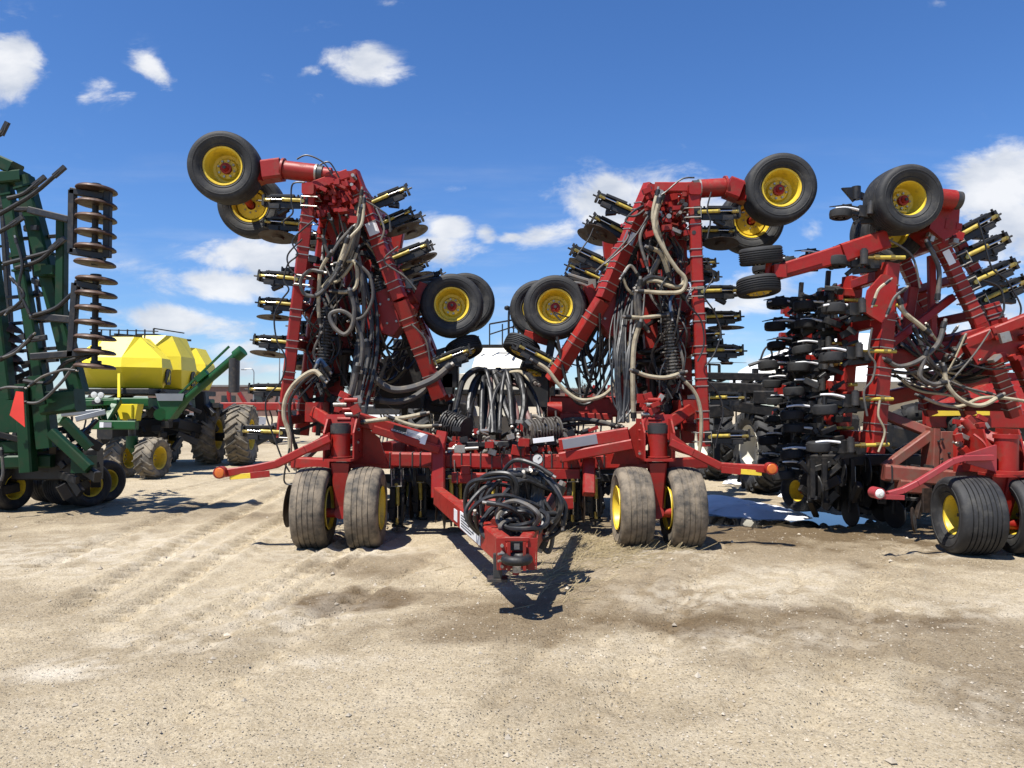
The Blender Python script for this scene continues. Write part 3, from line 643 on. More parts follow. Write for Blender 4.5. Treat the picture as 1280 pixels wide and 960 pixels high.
# caster legs, marker arms
def caster(side, kx, px1, px2, arm, tip):
    mb = MB(); Yc = 9.0
    top, bot = P(kx, 531, Yc), P(kx, 574, Yc)
    mb.cyl(bot, top, .115, 20); mb.cyl(top - ZA * .10, top + ZA * .0, .121, 20, 2); mb.cyl(top, top + ZA * .02, .105, 20, 2)
    mb.box(P(kx, 574, Yc), (.36, .34, .03)); mb.cyl(P(kx, 571.5, Yc), P(kx, 570, Yc), .15, 20)
    for sx in (-1, 1):
        q = P(kx, 553, Yc) + V((sx * .165, 0, 0))
        mb.plate([q + V((0, -.12, -.2)), q + V((0, .45, -.2)), q + V((0, .45, .28)), q + V((0, .05, .28)), q + V((0, -.12, .12))], (sx * .02, 0, 0))
        for zz in (-.12, .02, .14): mb.bolt(q + V((sx * .02, .15, zz)), (sx, 0, 0), .016, .02)
    q = P(kx, 520, Yc + .25); mb.box(q + V((0, .2, -.25)), (.34, .5, .05)); mb.plate([q + V((-.16, -.12, -.34)), q + V((.16, -.12, -.34)), q + V((.17, -.05, .02)), q + V((-.17, -.05, .02))], (0, .03, 0))
    # post down to the walking axle
    a, b = P(kx + side * -1, 578, Yc), P(kx + side * 0, 641, Yc)
    mb.beam(a, b, .20, .26, up=YA, w2=.11, h2=.14)
    mb.plate([P(kx - 10, 580, Yc - .13), P(kx + 10, 580, Yc - .13), P(kx + 5, 640, Yc - .08), P(kx - 5, 640, Yc - .08)], (0, .02, 0))
    mb.cyl(P(px1, 641, Yc), P(px2, 641, Yc), .055, 14); mb.cyl(P(kx, 641, Yc - .1), P(kx, 641, Yc + .1), .075, 14)
    # frame arm linking to the centre frame
    mb.plate([P(kx - side * 16, 520, Yc + .42), P(kx - side * 48, 548, Yc + .42), P(kx - side * 58, 580, Yc + .55), P(kx - side * 16, 580, Yc + .42)], (0, .05, 0))
    mb.beam(P(kx - side * 10, 574, Yc + .5), P(kx - side * 64, 575, Yc + .8), .22, .16, up=YA)
    mb.beam(P(kx + side * 10, 580, 9.35), P(kx + side * 58, 578, 9.55), .15, .14)
    # knuckle and clevis pile above the kingpin
    for k in range(16):
        mb.box(P(kx + 8 * (-side) + random.uniform(-13, 15), random.uniform(494, 528), Yc + random.uniform(.15, .6)), [random.uniform(.03, .13) for _ in range(3)], mi=0 if random.random() < .8 else 1, rot=Matrix.Rotation(random.uniform(-.7, .7), 3, 'Y'))
    for k in range(5):
        c = P(kx - side * random.uniform(-4, 14), 500 + k * 6, Yc + .2); mb.cyl(c - XA * .08, c + XA * .08, .028, 10, k % 2)
    mb.cyl(P(kx - side * 8, 503, Yc + .25), P(kx - side * 20, 536, Yc + .2), .035, 12); mb.cyl(P(kx - side * 4, 500, Yc + .3), P(kx - side * 9, 522, Yc + .25), .05, 12)
    for k in range(9):
        mb.bolt(P(kx + random.choice((-1, 1)) * random.uniform(12, 24), random.uniform(528, 568), Yc - .02 + .1), (0, -1, 0), .016, .02, 1)
    part('caster_leg', mb, RD, D1)
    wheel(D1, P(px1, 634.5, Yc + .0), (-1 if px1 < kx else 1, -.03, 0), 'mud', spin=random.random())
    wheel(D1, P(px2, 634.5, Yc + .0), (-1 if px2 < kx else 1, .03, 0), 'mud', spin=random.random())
    mb = MB(); pts = [P(*a, yy) for a, yy in zip(arm, (8.85, 8.8, 8.78, 8.75, 8.72))]
    for a, b in zip(pts, pts[1:]): mb.beam(a, b, .095, .085, up=YA, c=.012)
    mb.plate([P(arm[0][0], 540, 8.87), P(arm[0][0], 562, 8.87), P(arm[1][0], arm[1][1] + 5, 8.82), P(arm[1][0], arm[1][1] - 5, 8.82)], (0, .04, 0))
    ma = part('marker_arm', mb, M['red'], D1)
    mb = MB(); c = P(*tip, 8.6); mb.cyl(c + YA * .10, c + YA * .0, .068, 22); mb.cyl(P(tip[0], tip[1], 8.7), c + YA * .02, .07, 16); part('lamp_housing', mb, M['red'], ma)
    mb = MB(); mb.lathe([(.001, .012), (.03, .011), (.05, .008), (.057, .0)], AXM(c, (0, -1, 0)), n=22); part('reflector', mb, M['orange'], ma)
    mb = MB(); x0 = tip[0] + (13 if side < 0 else -13)
    mb.beam(P(x0, tip[1] + 5.5, 8.7), P(x0 + (26 if side < 0 else -26), tip[1] + 3.4, 8.7), .06, .012, up=YA, c=.002, mi=0)
    mb.beam(P(x0 + (26 if side < 0 else -26), tip[1] + 3.4, 8.7), P(x0 + (50 if side < 0 else -50), tip[1] + 1, 8.71), .075, .012, up=YA, c=.002, mi=1)
    part('reflective_tape', mb, [M['yellow'], M['red']], ma)
caster(-1, 426, 393, 458, [(412, 548), (382, 562), (346, 580), (318, 586), (280, 591.5)], (274, 591))
caster(1, 822, 790, 853, [(838, 553), (866, 566), (900, 583), (930, 585), (960, 586)], (965, 586))

# hitch: two converging beams, clevis plate, jack
mb = MB()
tipL, tipR = P(640, 690, 5.95), P(655, 690, 5.98)
a = P(548, 620, 9.45); b = P(633, 690, 6.1)
mb.beam(a, b, .12, .22, c=.012); mb.beam(P(703, 612, 9.4), P(654, 690, 6.1), .11, .20, c=.012)
mb.beam(P(600, 655, 7.4), P(690, 652, 7.4), .12, .14); mb.beam(P(570, 633, 8.6), P(716, 628, 8.6), .12, .14)
mb.box(P(646, 692, 6.10), (.21, .34, .17)); 
part('hitch', mb, RD, D1)
hw = .205
c = P(646, 694, 5.85); mb = MB()
for sx in (-1, 1):
    q = c + V((sx * .155, 0, 0)); mb.plate([q + V((-.045, 0, .17)), q + V((.045, 0, .17)), q + V((.03 if sx > 0 else .045, 0, -.15)), q + V((-.045 if sx > 0 else -.03, 0, -.15))], (0, .03, 0))
    mb.plate([q + V((sx * .045, .0, .17)), q + V((sx * .06, .28, .16)), q + V((sx * .05, .28, -.12)), q + V((sx * .035, .0, -.15))], (sx * .012, 0, 0))
    mb.beam(q + V((-sx * .075, -.01, .14)), q + V((-sx * .075, -.01, -.15)), .035, .05, up=YA)
for zz in (.10, .03, -.04, -.11): mb.cyl(c + V((-.15, -.03, zz)), c + V((-.15, 0, zz)), .018, 6, 1)
mb.cyl(c + V((-.19, -.05, .02)), c + V((-.13, -.02, .02)), .014, 8, 1); mb.cyl(c + V((-.19, -.05, -.05)), c + V((-.13, -.02, -.05)), .014, 8, 1)
mb.beam(c + V((-.12, 0, .165)), c + V((.12, 0, .165)), .05, .04, up=ZA); mb.box(c + V((0, .06, .09)), (.16, .03, .10), 2); mb.box(c + V((0, .03, .085)), (.06, .03, .06), 1)
mb.cyl(c + V((0, -.05, -.16)), c + V((0, -.05, -.10)), .045, 14, 1); mb.cyl(c + V((-.01, -.02, -.19)), c + V((-.01, -.02, -.09)), .035, 12)
mb.v = [tuple(c + (V(q) - c) * .76) for q in mb.v]; part('clevis', mb, RD, D1)
mb = MB(); mb.tube([c + V((.088 * math.cos(t), -.05 + .088 * math.sin(t), -.02)) for t in np.linspace(0, 2 * math.pi, 14, endpoint=False)], .036, 10, closed=True)
part('hitch_ring', mb, M['black'], D1)
mb = MB(); q = P(622, 692, 6.0); mb.beam(q, V((q.x, q.y, .30)), .07, .07); mb.box((q.x, q.y, .285), (.16, .16, .02)); part('jack', mb, M['dark'], D1)
def hdecal(t0, t1, m, z=.0, h=.16):
    d = (b - a).normalized(); side = d.cross(ZA).normalized()
    mb = MB(); s1 = side * (-.064 if side.y > 0 else .064)
    mb.beam(a.lerp(b, t0) + s1, a.lerp(b, t1) + s1, .006, h, c=.001); return part('decal', mb, M[m], D1)
hdecal(.42, .47, 'decal', h=.12); hd = hdecal(.52, .80, 'decal', h=.17)
dd = (b - a).normalized(); sd = dd.cross(ZA).normalized(); sd = sd * (-.0685 if sd.y > 0 else .0685)
mb = MB()
for k, (t0, t1) in enumerate(((.54, .70), (.54, .74), (.54, .66), (.54, .72), (.54, .69))): q = sd + ZA * (.055 - k * .027); mb.beam(a.lerp(b, t0) + q, a.lerp(b, t1) + q, .003, .010, c=.0004)
part('fine_print', mb, M['dark'], hd)
mb = MB(); mb.beam(P(634, 600, 7.6), P(634, 655, 7.5), .10, .08, up=YA); mb.beam(P(634, 610, 7.6), P(622, 650, 7.4), .07, .06, up=YA); mb.beam(P(640, 588, 7.6), P(640, 606, 7.6), .3, .02, up=YA, mi=2); part('hose_stand', mb, RD, D1)
mb = MB(); q = P(672, 574, 8.4); mb.cyl(q, q + YA * .05, .062, 20, 0); mb.cyl(q - YA * .004, q, .053, 20, 1); mb.beam(q + V((0, -.007, 0)), q + V((.03, -.007, .03)), .006, .003, up=YA, mi=0); mb.cyl(q + V((0, .03, -.5)), q + V((0, .03, -.05)), .02, 8, 0)
part('pressure_gauge', mb, [M['black'], M['lens']], D1)
# hydraulic hose bundle stowed on the hitch
for k in range(9):
    cx, cy, rx, ry, Yb = [(632, 635, 50, 36, 7.1), (655, 640, 48, 45, 7.0), (630, 640, 44, 34, 6.9), (640, 655, 38, 26, 6.7), (648, 628, 52, 36, 7.2), (660, 625, 42, 48, 7.0), (624, 652, 30, 22, 6.6), (636, 648, 46, 28, 6.75), (664, 640, 40, 38, 6.9)][k]
    t0 = random.uniform(0, 6.28); n_ = 11; pts = []
    for i in range(n_):
        t = t0 + 5.4 * i / (n_ - 1); pts.append(P(cx + rx * math.cos(t) * (1 + .1 * math.sin(2 * t + k)), cy + ry * math.sin(t) * (1 + .12 * math.cos(3 * t)), Yb + .12 * math.sin(t + k)))
    hose(D1, pts, .0205, 'hose', 8, label='coiled black hydraulic hose on the hitch' if k == 0 else None)
traced = [[(598, 655), (596, 610), (608, 594), (634, 592), (645, 603), (648, 628), (665, 640), (694, 642)], [(602, 652), (583, 640), (586, 606), (612, 598), (636, 597), (642, 612), (645, 634), (662, 646), (690, 648)],
          [(648, 592), (672, 590), (694, 612), (702, 632), (694, 650), (676, 656)], [(650, 588), (680, 592), (700, 620), (698, 646), (688, 660)], [(662, 592), (660, 615), (668, 640), (660, 660), (640, 668), (612, 664), (606, 650), (614, 636), (640, 630)],
          [(606, 682), (600, 668), (620, 640), (640, 632)], [(604, 682), (626, 676), (644, 640), (640, 610)], [(600, 676), (604, 650), (634, 634), (644, 628)], [(610, 680), (640, 664), (660, 640), (656, 600)]]
for k, p in enumerate(traced): phose(D1, p, [7.0 + .05 * k, 6.75 + .04 * k, 6.9], .022 if k < 5 else .017, 'hose' if k % 4 != 3 else 'grey', n=8)
for k in range(9):
    cx, cy = random.uniform(628, 668), random.uniform(640, 668); rx, ry = random.uniform(14, 30), random.uniform(8, 20); t0 = random.uniform(0, 6.3)
    phose(D1, [(cx + rx * math.cos(t0 + t), cy + ry * math.sin(t0 + t) * (1 + .2 * math.sin(2 * t))) for t in np.linspace(0, 5, 10)], [6.7, 6.35 + .03 * k, 6.7], random.choice((.014, .018, .021)), 'hose' if k % 3 else 'grey', n=7, bulk=True)
for k in range(24):
    x = 638 + k * 2.0; phose(D1, [(x - 3, 588 + random.uniform(-2, 3)), (x, 596), (x + random.uniform(-6, 4), 620), (x + random.uniform(-8, 6), 645), (x + random.uniform(-20, 12), 662)], [7.15, 7.0, 7.0, 6.95, 7.0], .012 + .012 * random.random(), 'hose', bulk=True)
phose(D1, [(700, 610), (690, 630), (678, 645)], 7.25, .05, 'pinkhose', name='hose'); phose(D1, [(690, 650), (676, 655), (684, 668), (678, 682)], 7.2, .035, 'pinkhose')
phose(D1, [(672, 655), (690, 668), (686, 690), (676, 682)], 7.2, .022, 'grey')
mb = MB(); 
for k in range(7): 
    q = P(654 + k * 3, 590 + random.uniform(-3, 3), 7.0); mb.cyl(q, q + V((random.uniform(-.02, .02), -.05, .03)), .016, 8)
mb.beam(P(650, 594, 7.06), P(678, 594, 7.06), .05, .03, up=YA)
part('coupler_rack', mb, M['zinc'], D1)

# wings: each has four ranks of toolbar one behind the other
def wing_inner(s, top, bot, Y0, links):
    a, b = P(*top, Y0), P(*bot, Y0); mb = MB(); ex = XA * s
    for k, dy in enumerate((0, .95, 1.9, 2.85)):
        o = V((0, dy, 0)); wd = .15 if k == 0 else .19
        bar(mb, a + o, b + o, wd, wd, 7 if k < 2 else 4)
    for t in (.03, .30, .47, .62, .78, .93):
        p = a.lerp(b, t); mb.beam(p + V((0, 0, 0)), p + V((0, 2.85, 0)), .13, .12, c=.01)
    for t0, t1 in ((.02, .35), (.5, .9)):
        mb.beam(a.lerp(b, t0) + V((0, 1.0, 0)), a.lerp(b, t1) + V((0, 2.8, 0)), .09, .09)
    d = (b - a)
    # inboard longitudinal spine with gusset plates
    for dy, off, wd in ((1.2, .48, .20), (2.2, .62, .22), (1.7, .95, .16)):
        p = a - ex * off + V((0, dy, -.15)); q = b - ex * off * .85 + V((0, dy, .45))
        mb.beam(p, q, wd, wd, up=YA, c=.015)
        for t in (.12, .4, .7):
            m = p.lerp(q, t); mb.beam(m, m + ex * off + V((0, -.5, .1)), .10, .12, up=YA)
    for t in (.1, .33, .58, .8):
        p = a.lerp(b, t) + V((0, .98, 0)) - ex * .12
        mb.plate([p, p - ex * .32 + V((0, .1, -.05)), p - ex * .28 + V((0, .1, -.36)), p + V((0, 0, -.30))], (0, .03, 0))
    part('wing_frame', mb, RD, D1)
    mb = MB(); g = P(*links[0], Y0 + .1); h = P(*links[1], Y0 - .55)                # link arm to the caster frame, with its label
    mb.beam(g, h, .15, .12, up=YA); mb.box(g + V((0, .25, 0)), (.24, .6, .26)); 
    la = part('lift_link', mb, RD, D1)
    dd = (h - g).normalized(); mb = MB(); mb.beam(g.lerp(h, .28) - YA * .066, g.lerp(h, .52) - YA * .066, .10, .006, up=YA, c=.001); mb.beam(g.lerp(h, .53) - YA * .066, g.lerp(h, .9) - YA * .066, .10, .006, up=YA, c=.001, mi=1)
    part('decal', mb, [M['black'], M['decal'] if s > 0 else M['silver']], la)
    return a, b
TW = V((-.38, 1, .18))
LW = wing_inner(-1, (387, 238), (352, 547), 10.0, ((393, 515), (446, 548)))
TW = V((.1, 1, -.05))
RW = wing_inner(1, (867, 238), (880, 558), 10.0, ((862, 512), (800, 552)))
def wing_outer(s, top, mid, bot, Y0, plate_t):
    a, m, b = P(*top, Y0), P(*mid, Y0), P(*bot, Y0 + .25); mb = MB(); ex = XA * -s
    for k, dy in enumerate((0, 1.0, 2.0)):
        o = V((0, dy, 0)); t0 = 0 if k == 0 else .05
        bar(mb, a.lerp(m, t0) + o, m + o, .19 if k == 0 else .16, .17, 5 if k < 2 else 2, st0=.12, st1=.98)
        bar(mb, m + o + (b - m) * .02, b + o, .19 if k == 0 else .16, .17, 3 if k < 2 else 1)
    for t in (.06, .35, .6, .92):
        p = a.lerp(m, t); mb.beam(p, p + V((0, 2.0, 0)), .12, .12)
    for t in (.3, .8):
        p = m.lerp(b, t); mb.beam(p, p + V((0, 2.0, 0)), .12, .12)
    q = m - ex * .12; mb.plate([q + V((0, .12, .22)), q - ex * .42 + V((0, .12, .02)), q - ex * .40 + V((0, .12, -.38)), q + V((0, .12, -.50)), q + ex * .3 + V((0, .12, -.1))], (0, .5, 0))
    for k in range(10): mb.bolt(q - ex * random.uniform(-.1, .35) + V((0, .12, random.uniform(-.4, .1))), (0, -1, 0), .018, .025, 1)
    part('wing_frame', mb, RD, D1)
    mb = MB(); p = a.lerp(m, plate_t); d = (m - a).normalized()
    mb.beam(p - YA * .095 - d * .10, p - YA * .095 + d * .08, .15, .006, up=YA, c=.001); part('decal', mb, M['decal'] if s < 0 else M['silver'], D1)
    return a, m, b
TW = V((.25, 1, -.12))
LO = wing_outer(-1, (440, 216), (500, 374), (549, 497), 10.4, .46)
TW = V((-.40, 1, .32))
RO = wing_outer(1, (814, 232), (754, 374), (690, 476), 10.4, .48)
mb = MB(); p = P(862, 490, 10.95) + V((0, -.11, 0)); mb.beam(p + ZA * .1, p - ZA * .1, .12, .006, up=YA, c=.001); part('decal', mb, M['decal'], D1)
# hinge between the two wing sections
def hinge(s, x0, x1, y0, y1, A, B):
    mb = MB(); Y = 10.1
    for k, dy in enumerate((0.05, 1.0, 1.95, 2.9)):
        a, b = A + V((0, dy, .05)), B + V((0, dy - .3, -.1))
        mb.beam(a, b, .30 if k else .13, .10, up=YA)
        c = a.lerp(b, .5)
        if k: mb.plate([c + V((-.30, 0, .12)), c + V((.30, 0, .12)), c + V((.26, 0, -.42)), c + V((.12, 0, -.72)), c + V((-.16, 0, -.72)), c + V((-.26, 0, -.4))], (0, .06, 0))
    for i in range(90):
        p = P(random.uniform(x0 - 4, x1 + 4), random.uniform(y0, y1 + 8), Y + random.uniform(-.15, .5))
        if i % 3: mb.box(p, (random.uniform(.03, .15), random.uniform(.04, .16), random.uniform(.03, .10)), rot=Matrix.Rotation(random.uniform(-.5, .5), 3, 'Y'), mi=0 if random.random() < .86 else 1)
        else: mb.cyl(p - YA * .12, p + YA * .06, random.uniform(.018, .04), 12, random.choice((0, 0, 1, 2)))
    for dy in (.8, 1.8):
        mb.cyl(P((x0 + x1) / 2, (y0 + y1) / 2, Y) + V((-.25, dy, -.02)), P((x0 + x1) / 2, (y0 + y1) / 2, Y) + V((.28, dy, .06 * -s)), .06, 14)
    mb.beam(A + V((0, -.1, .0)), A + V((0, 3, .0)), .16, .16); mb.beam(B + V((0, -.15, -.1)), B + V((0, 2.8, -.1)), .16, .16)
    c = B + V((0, .2, -.05)); mb.plate([c + V((s * .42, 0, .15)), c + V((s * .02, 0, .12)), c + V((s * .04, 0, -.55)), c + V((s * .30, 0, -.95)), c + V((s * .44, 0, -.6))], (0, .4, 0))
    part('hinge', mb, RD, D1)
hinge(-1, 392, 442, 222, 268, LW[0], LO[0]); hinge(1, 808, 868, 236, 290, RW[0], RO[0])
# gauge wheels carried on the wings
def wing_wheel(s, pts, pw, bend, w1, w2, Y, ax, spin):
    mb = MB(); a, b = P(*pts[0], Y), P(*pts[1], Y); d = (b - a).normalized()
    mb.cyl(a, b, .125, 22); mb.cyl(a - d * .09, a - d * .0, .118, 22, 2); mb.cyl(a - d * .015, a + d * .01, .131, 22, 1)
    mb.cyl(b - d * .03, b, .155, 22); mb.cyl(a - d * .20, a - d * .08, .10, 18, 0)
    e = P(*bend, Y); mb.beam(b, e, .27, .26, up=YA, c=.03); c1 = P(*w1, Y); c2 = P(*w2, Y + .92)
    mid = c1.lerp(c2, .45); mb.beam(e, mid.lerp(e, .15), .25, .24, up=YA, w2=.20, h2=.2, c=.03); mb.cyl(c1 + YA * .14, c2 - YA * .14, .055, 14); mb.cyl(mid - YA * .1, mid + YA * .1, .10, 16)
    part('wheel_arm', mb, RD, D1)
    wheel(D1, c1, ax, 'clean', spin=spin); wheel(D1, c2, (-V(ax)) , 'clean', spin=spin + .4)
wing_wheel(-1, ((396, 217), (353, 212)), 0, (330, 215), (283, 211), (316, 258), 10.15, (.10, -1, -.10), .3)
wing_wheel(1, ((874, 236), (908, 234)), 0, (924, 240), (973, 238), (937, 278), 10.2, (-.10, -1, -.06), 1.1)
def low_wheel(s, ca, cb, w1, w2, Y, ax):
    mb = MB(); a, b = P(*ca, Y - .1), P(*cb, Y - .1); d = (b - a).normalized()
    mb.cyl(a, b, .105, 20); mb.cyl(b - d * .03, b + d * .0, .14, 20); mb.box(b + d * .05 + V((0, .15, -.02)), (.16, .4, .42), rot=Matrix.Rotation(-.4 * s, 3, 'Y'))
    c1, c2 = P(*w1, Y), P(*w2, Y + .9); mb.cyl(c1 + YA * .14, c2 - YA * .14, .055, 14); mb.beam(b + V((0, .2, 0)), c1.lerp(c2, .5), .2, .2, up=YA); mb.box(a.lerp(b, .4) + V((0, .2, -.2)), (.35, .35, .35), rot=Matrix.Rotation(-.4 * s, 3, 'Y'))
    for k in range(14):
        p = a + V((random.uniform(-.32, .2), random.uniform(-.1, .2), random.uniform(-.2, .1))); mb.box(p, [random.uniform(.04, .12) for _ in range(3)], mi=0 if k % 4 else 1, rot=Matrix.Rotation(.5 * s, 3, 'Y'))
    mb.cyl(a - d * .45 + V((0, 0, -.1)), a, .05, 12)
    part('wheel_arm', mb, RD, D1); wheel(D1, c1, ax, 'clean', spin=.8); wheel(D1, c2, -V(ax), 'clean', spin=.2)
low_wheel(-1, (488, 388), (520, 371), (565, 383), (582, 379), 11.25, (.05, -1, .03)); low_wheel(1, (776, 388), (745, 374), (694, 385), (674, 388), 11.2, (-.06, -1, .03))
# packer wheels leaning over at the foot of the outer wings
PK = mk_tyre(.56, .22, .16, 5, 36, 'packer', gd=.012)
PKR = mk_rim(.16, .2, 'yellow', 5)
def packer(root, c, ax, s=1., rim='wheel'):
    o = link(rim, PKR, root, AXM(V(c) - origin(root), ax) @ Matrix.Diagonal((s, s, s, 1))); link('tyre', PK, o); return o
packer(D1, P(580, 436, 11.4), (-.35, .25, .9)); packer(D1, P(652, 434, 11.4), (.42, .25, .9)); packer(D1, P(672, 462, 11.9), (.4, .3, .9))
mb = MB(); mb.beam(P(540, 462, 11.2), P(585, 448, 11.2), .10, .10, up=YA); mb.beam(P(545, 440, 11.4), P(578, 430, 11.4), .06, .06, up=YA); mb.box(P(563, 470, 11.3), (.25, .3, .35)); mb.box(P(556, 480, 11.3), (.3, .3, .3)); mb.beam(P(550, 440, 11.3), P(556, 475, 11.3), .12, .1, up=YA)
part('packer_arm', mb, [M['black'], M['red']], D1)
mb = MB(); mb.beam(P(692, 454, 11.2), P(640, 432, 11.2), .10, .10, up=YA); mb.beam(P(700, 470, 11.2), P(668, 455, 11.2), .12, .12, up=YA); mb.box(P(672, 490, 11.4), (.35, .3, .45)); mb.beam(P(655, 418, 11.6), P(690, 428, 11.6), .14, .1, up=YA, mi=1); mb.beam(P(690, 425, 11.4), P(678, 490, 11.4), .12, .1, up=YA)
part('packer_arm', mb, [M['black'], M['red']], D1)

# openers. left wing points left, right wing points right
for (x, y, Y, dc) in [(384, 254, 10.0, 0), (381, 283, 10.5, 1), (376, 351, 10.0, 0), (373, 383, 10.5, 1), (368, 430, 10.3, 1), (361, 488, 10.2, 0), (357, 541, 10.0, 0), (420, 300, 12, 1), (408, 410, 12, 1)]:
    opener(D1, P(x, y, Y), (-1, .0, .09 if y < 480 else .02), ZA, dc)
for (x, y, Y, dc) in [(869, 268, 10.0, 0), (871, 291, 10.5, 1), (873, 366, 10.0, 0), (876, 398, 10.5, 1), (876, 439, 10.3, 1), (880, 498, 10.2, 0), (882, 546, 10.0, 0), (850, 330, 12, 1), (855, 420, 12, 1)]:
    opener(D1, P(x, y, Y), (1, .0, .05 if y < 480 else .0), ZA, dc)
for (x, y, Y, dc) in [(462, 258, 10.7, 0), (472, 285, 10.9, 1), (488, 327, 10.8, 1), (492, 345, 11.8, 1), (542, 456, 10.8, 0)]:
    opener(D1, P(x, y, Y), (.92, 0, .42), (-.42, 0, .92), dc, 1.05)
for (x, y, Y, dc) in [(794, 268, 10.7, 0), (784, 296, 10.9, 1), (762, 336, 10.8, 0), (752, 352, 11.8, 1), (692, 456, 10.8, 0)]:
    opener(D1, P(x, y, Y), (-.90, 0, .46), (.46, 0, .9), dc, 1.05)
for s_, (x, y) in ((-1, (512, 352)), (1, (740, 352))):
    mb = MB(); mb.box(P(x, y + 3, 11.3), (.12, .1, .14))
    for k in range(3): mb.tube([P(x, y + k * 4, 11.3), P(x - s_ * 14, y - 4 + k * 3, 11.3), P(x - s_ * 30 + k * 3, y - 9 + k * 5, 11.3)], .028, 7, mi=k % 2)
    part('seed_boot', mb, [M['zinc'], M['dark']], D1)
for s_, A_, Bx in ((-1, LW[0], LW[1]), (1, RW[0], RW[1])):
    for dy, n_, o_ in ((.95, 4, .14), (1.9, 6, .05), (2.85, 5, .12)):
        for i in range(n_):
            p = A_.lerp(Bx, o_ + .15 * i) + V((0, dy, 0)); opener(D1, p, (s_, random.uniform(-.1, .1), random.uniform(-.02, .12)), ZA, dy > 1, random.uniform(.8, 1.0), ub=False)
    for dy, i0 in ((1.9, .12), (2.85, .30), (1.4, .5)):
        for i in range(3):
            p = A_.lerp(Bx, i0 + .22 * i) + V((-s_ * .1, dy, 0)); opener(D1, p, (-s_, random.uniform(-.3, .1), random.uniform(-.2, .2)), ZA, True, .9, ub=False)
for s_, (a, m, b) in ((-1, LO), (1, RO)):
    for dy, i0 in ((2.0, .2),):
        for i in range(3):
            p = a.lerp(m, i0 + .27 * i) + V((-s_ * .05, dy, 0)); opener(D1, p, (-s_ * .9, 0, .42), (s_ * .42, 0, .9), True, 1.1, ub=False)
    mb = MB(); mb.beam(a.lerp(m, .2) + V((s_ * .25, .6, 0)), m.lerp(b, .7) + V((s_ * .25, .9, 0)), .07, .07, up=YA)
    for k in range(26):
        p = a.lerp(m, .2 + .8 * k / 26) + V((s_ * random.uniform(.02, .4), random.uniform(.3, 1.4), 0)); mb.beam(p, p + V((s_ * random.uniform(.1, .4), random.uniform(-.1, .2), random.uniform(-.15, .2))), random.uniform(.03, .08), random.uniform(.03, .08)); mb.beam(p, V((a.lerp(m, .2 + .8 * k / 26) + V((s_ * .25, .7, 0)))), .03, .03)
    part('linkage', mb, M['black'], D1)
for s_, A_, Bx in ((-1, LW[0], LW[1]), (1, RW[0], RW[1])):
    mb = MB(); q0, q1 = A_ + V((-s_ * .28, .7, 0)), Bx + V((-s_ * .3, .7, 0)); mb.beam(q0, q1, .06, .06, up=YA)
    for k in range(55):
        t = random.uniform(.05, .98); p = q0.lerp(q1, t); e = p + V((random.uniform(-.3, .25), random.uniform(-.4, 1.2), random.uniform(-.2, .2))); mb.beam(p, e, random.uniform(.02, .05), random.uniform(.02, .06))
        if k % 2: mb.box(e, [random.uniform(.05, .15) for _ in range(3)], rot=Matrix.Rotation(random.uniform(-.6, .6), 3, 'Y'))
        else: mb.cyl(e, e + V((random.uniform(-.1, .1), 0, random.uniform(-.25, .25))), random.uniform(.02, .045), 9)
    part('linkage', mb, M['black'], D1)
    for k in range(10):
        pts = [A_.lerp(Bx, random.uniform(.05, .2)) + V((-s_ * random.uniform(.2, .5), random.uniform(-.1, .6), 0))]
        for j in range(1, 6): pts.append(A_.lerp(Bx, .12 + j * .14) + V((-s_ * random.uniform(.12, .62), random.uniform(-.15, .5), random.uniform(-.15, .15))))
        hose(D1, pts, random.choice((.011, .014, .02)), ('hose', 'hose', 'grey')[k % 3], 6, bulk=True)
# under the centre frame the openers stand upright
for (x, y, Y) in [(497, 602, 9.9), (563, 592, 9.8), (574, 596, 10.0), (742, 592, 9.8), (525, 598, 11), (548, 596, 12), (595, 596, 11), (615, 597, 10.4), (640, 596, 11), (668, 597, 10.3), (690, 598, 11), (715, 596, 10.2), (380, 596, 9.6), (510, 596, 12.2), (655, 596, 12.4)]:
    opener(D1, P(x, y, Y), (0.02, 0, -1), (1, 0, 0), True, 1.08)
mb = MB()
for i in range(60):
    x = random.uniform(490, 765); Y = random.uniform(9.9, 12.5); z = random.uniform(.15, .85)
    c = P(x, 600, Y); c.z = z
    if i % 3: mb.beam(c, c + V((random.uniform(-.3, .3), random.uniform(-.2, .3), random.uniform(-.25, .25))), random.uniform(.03, .08), random.uniform(.03, .10))
    else: mb.cyl(c, c + V((random.uniform(-.1, .1), .05, random.uniform(-.3, .3))), random.uniform(.02, .05), 9)
    mb.beam(c, V((c.x, c.y, 1.0)), .04, .05)
for Y in (10.9, 11.8, 12.6): mb.beam((-1.9, Y, .62), (1.7, Y, .62), .12, .1)
part('opener_linkage', mb, M['black'], D1)
mb = MB(); mb.lathe([(.001, .02), (.2, .01), (.21, 0), (.2, -.01), (.001, -.02)], AXM(P(730, 622, 9.9), (1, -.35, .05)), n=24); part('coulter', mb, M['disc'], D1)

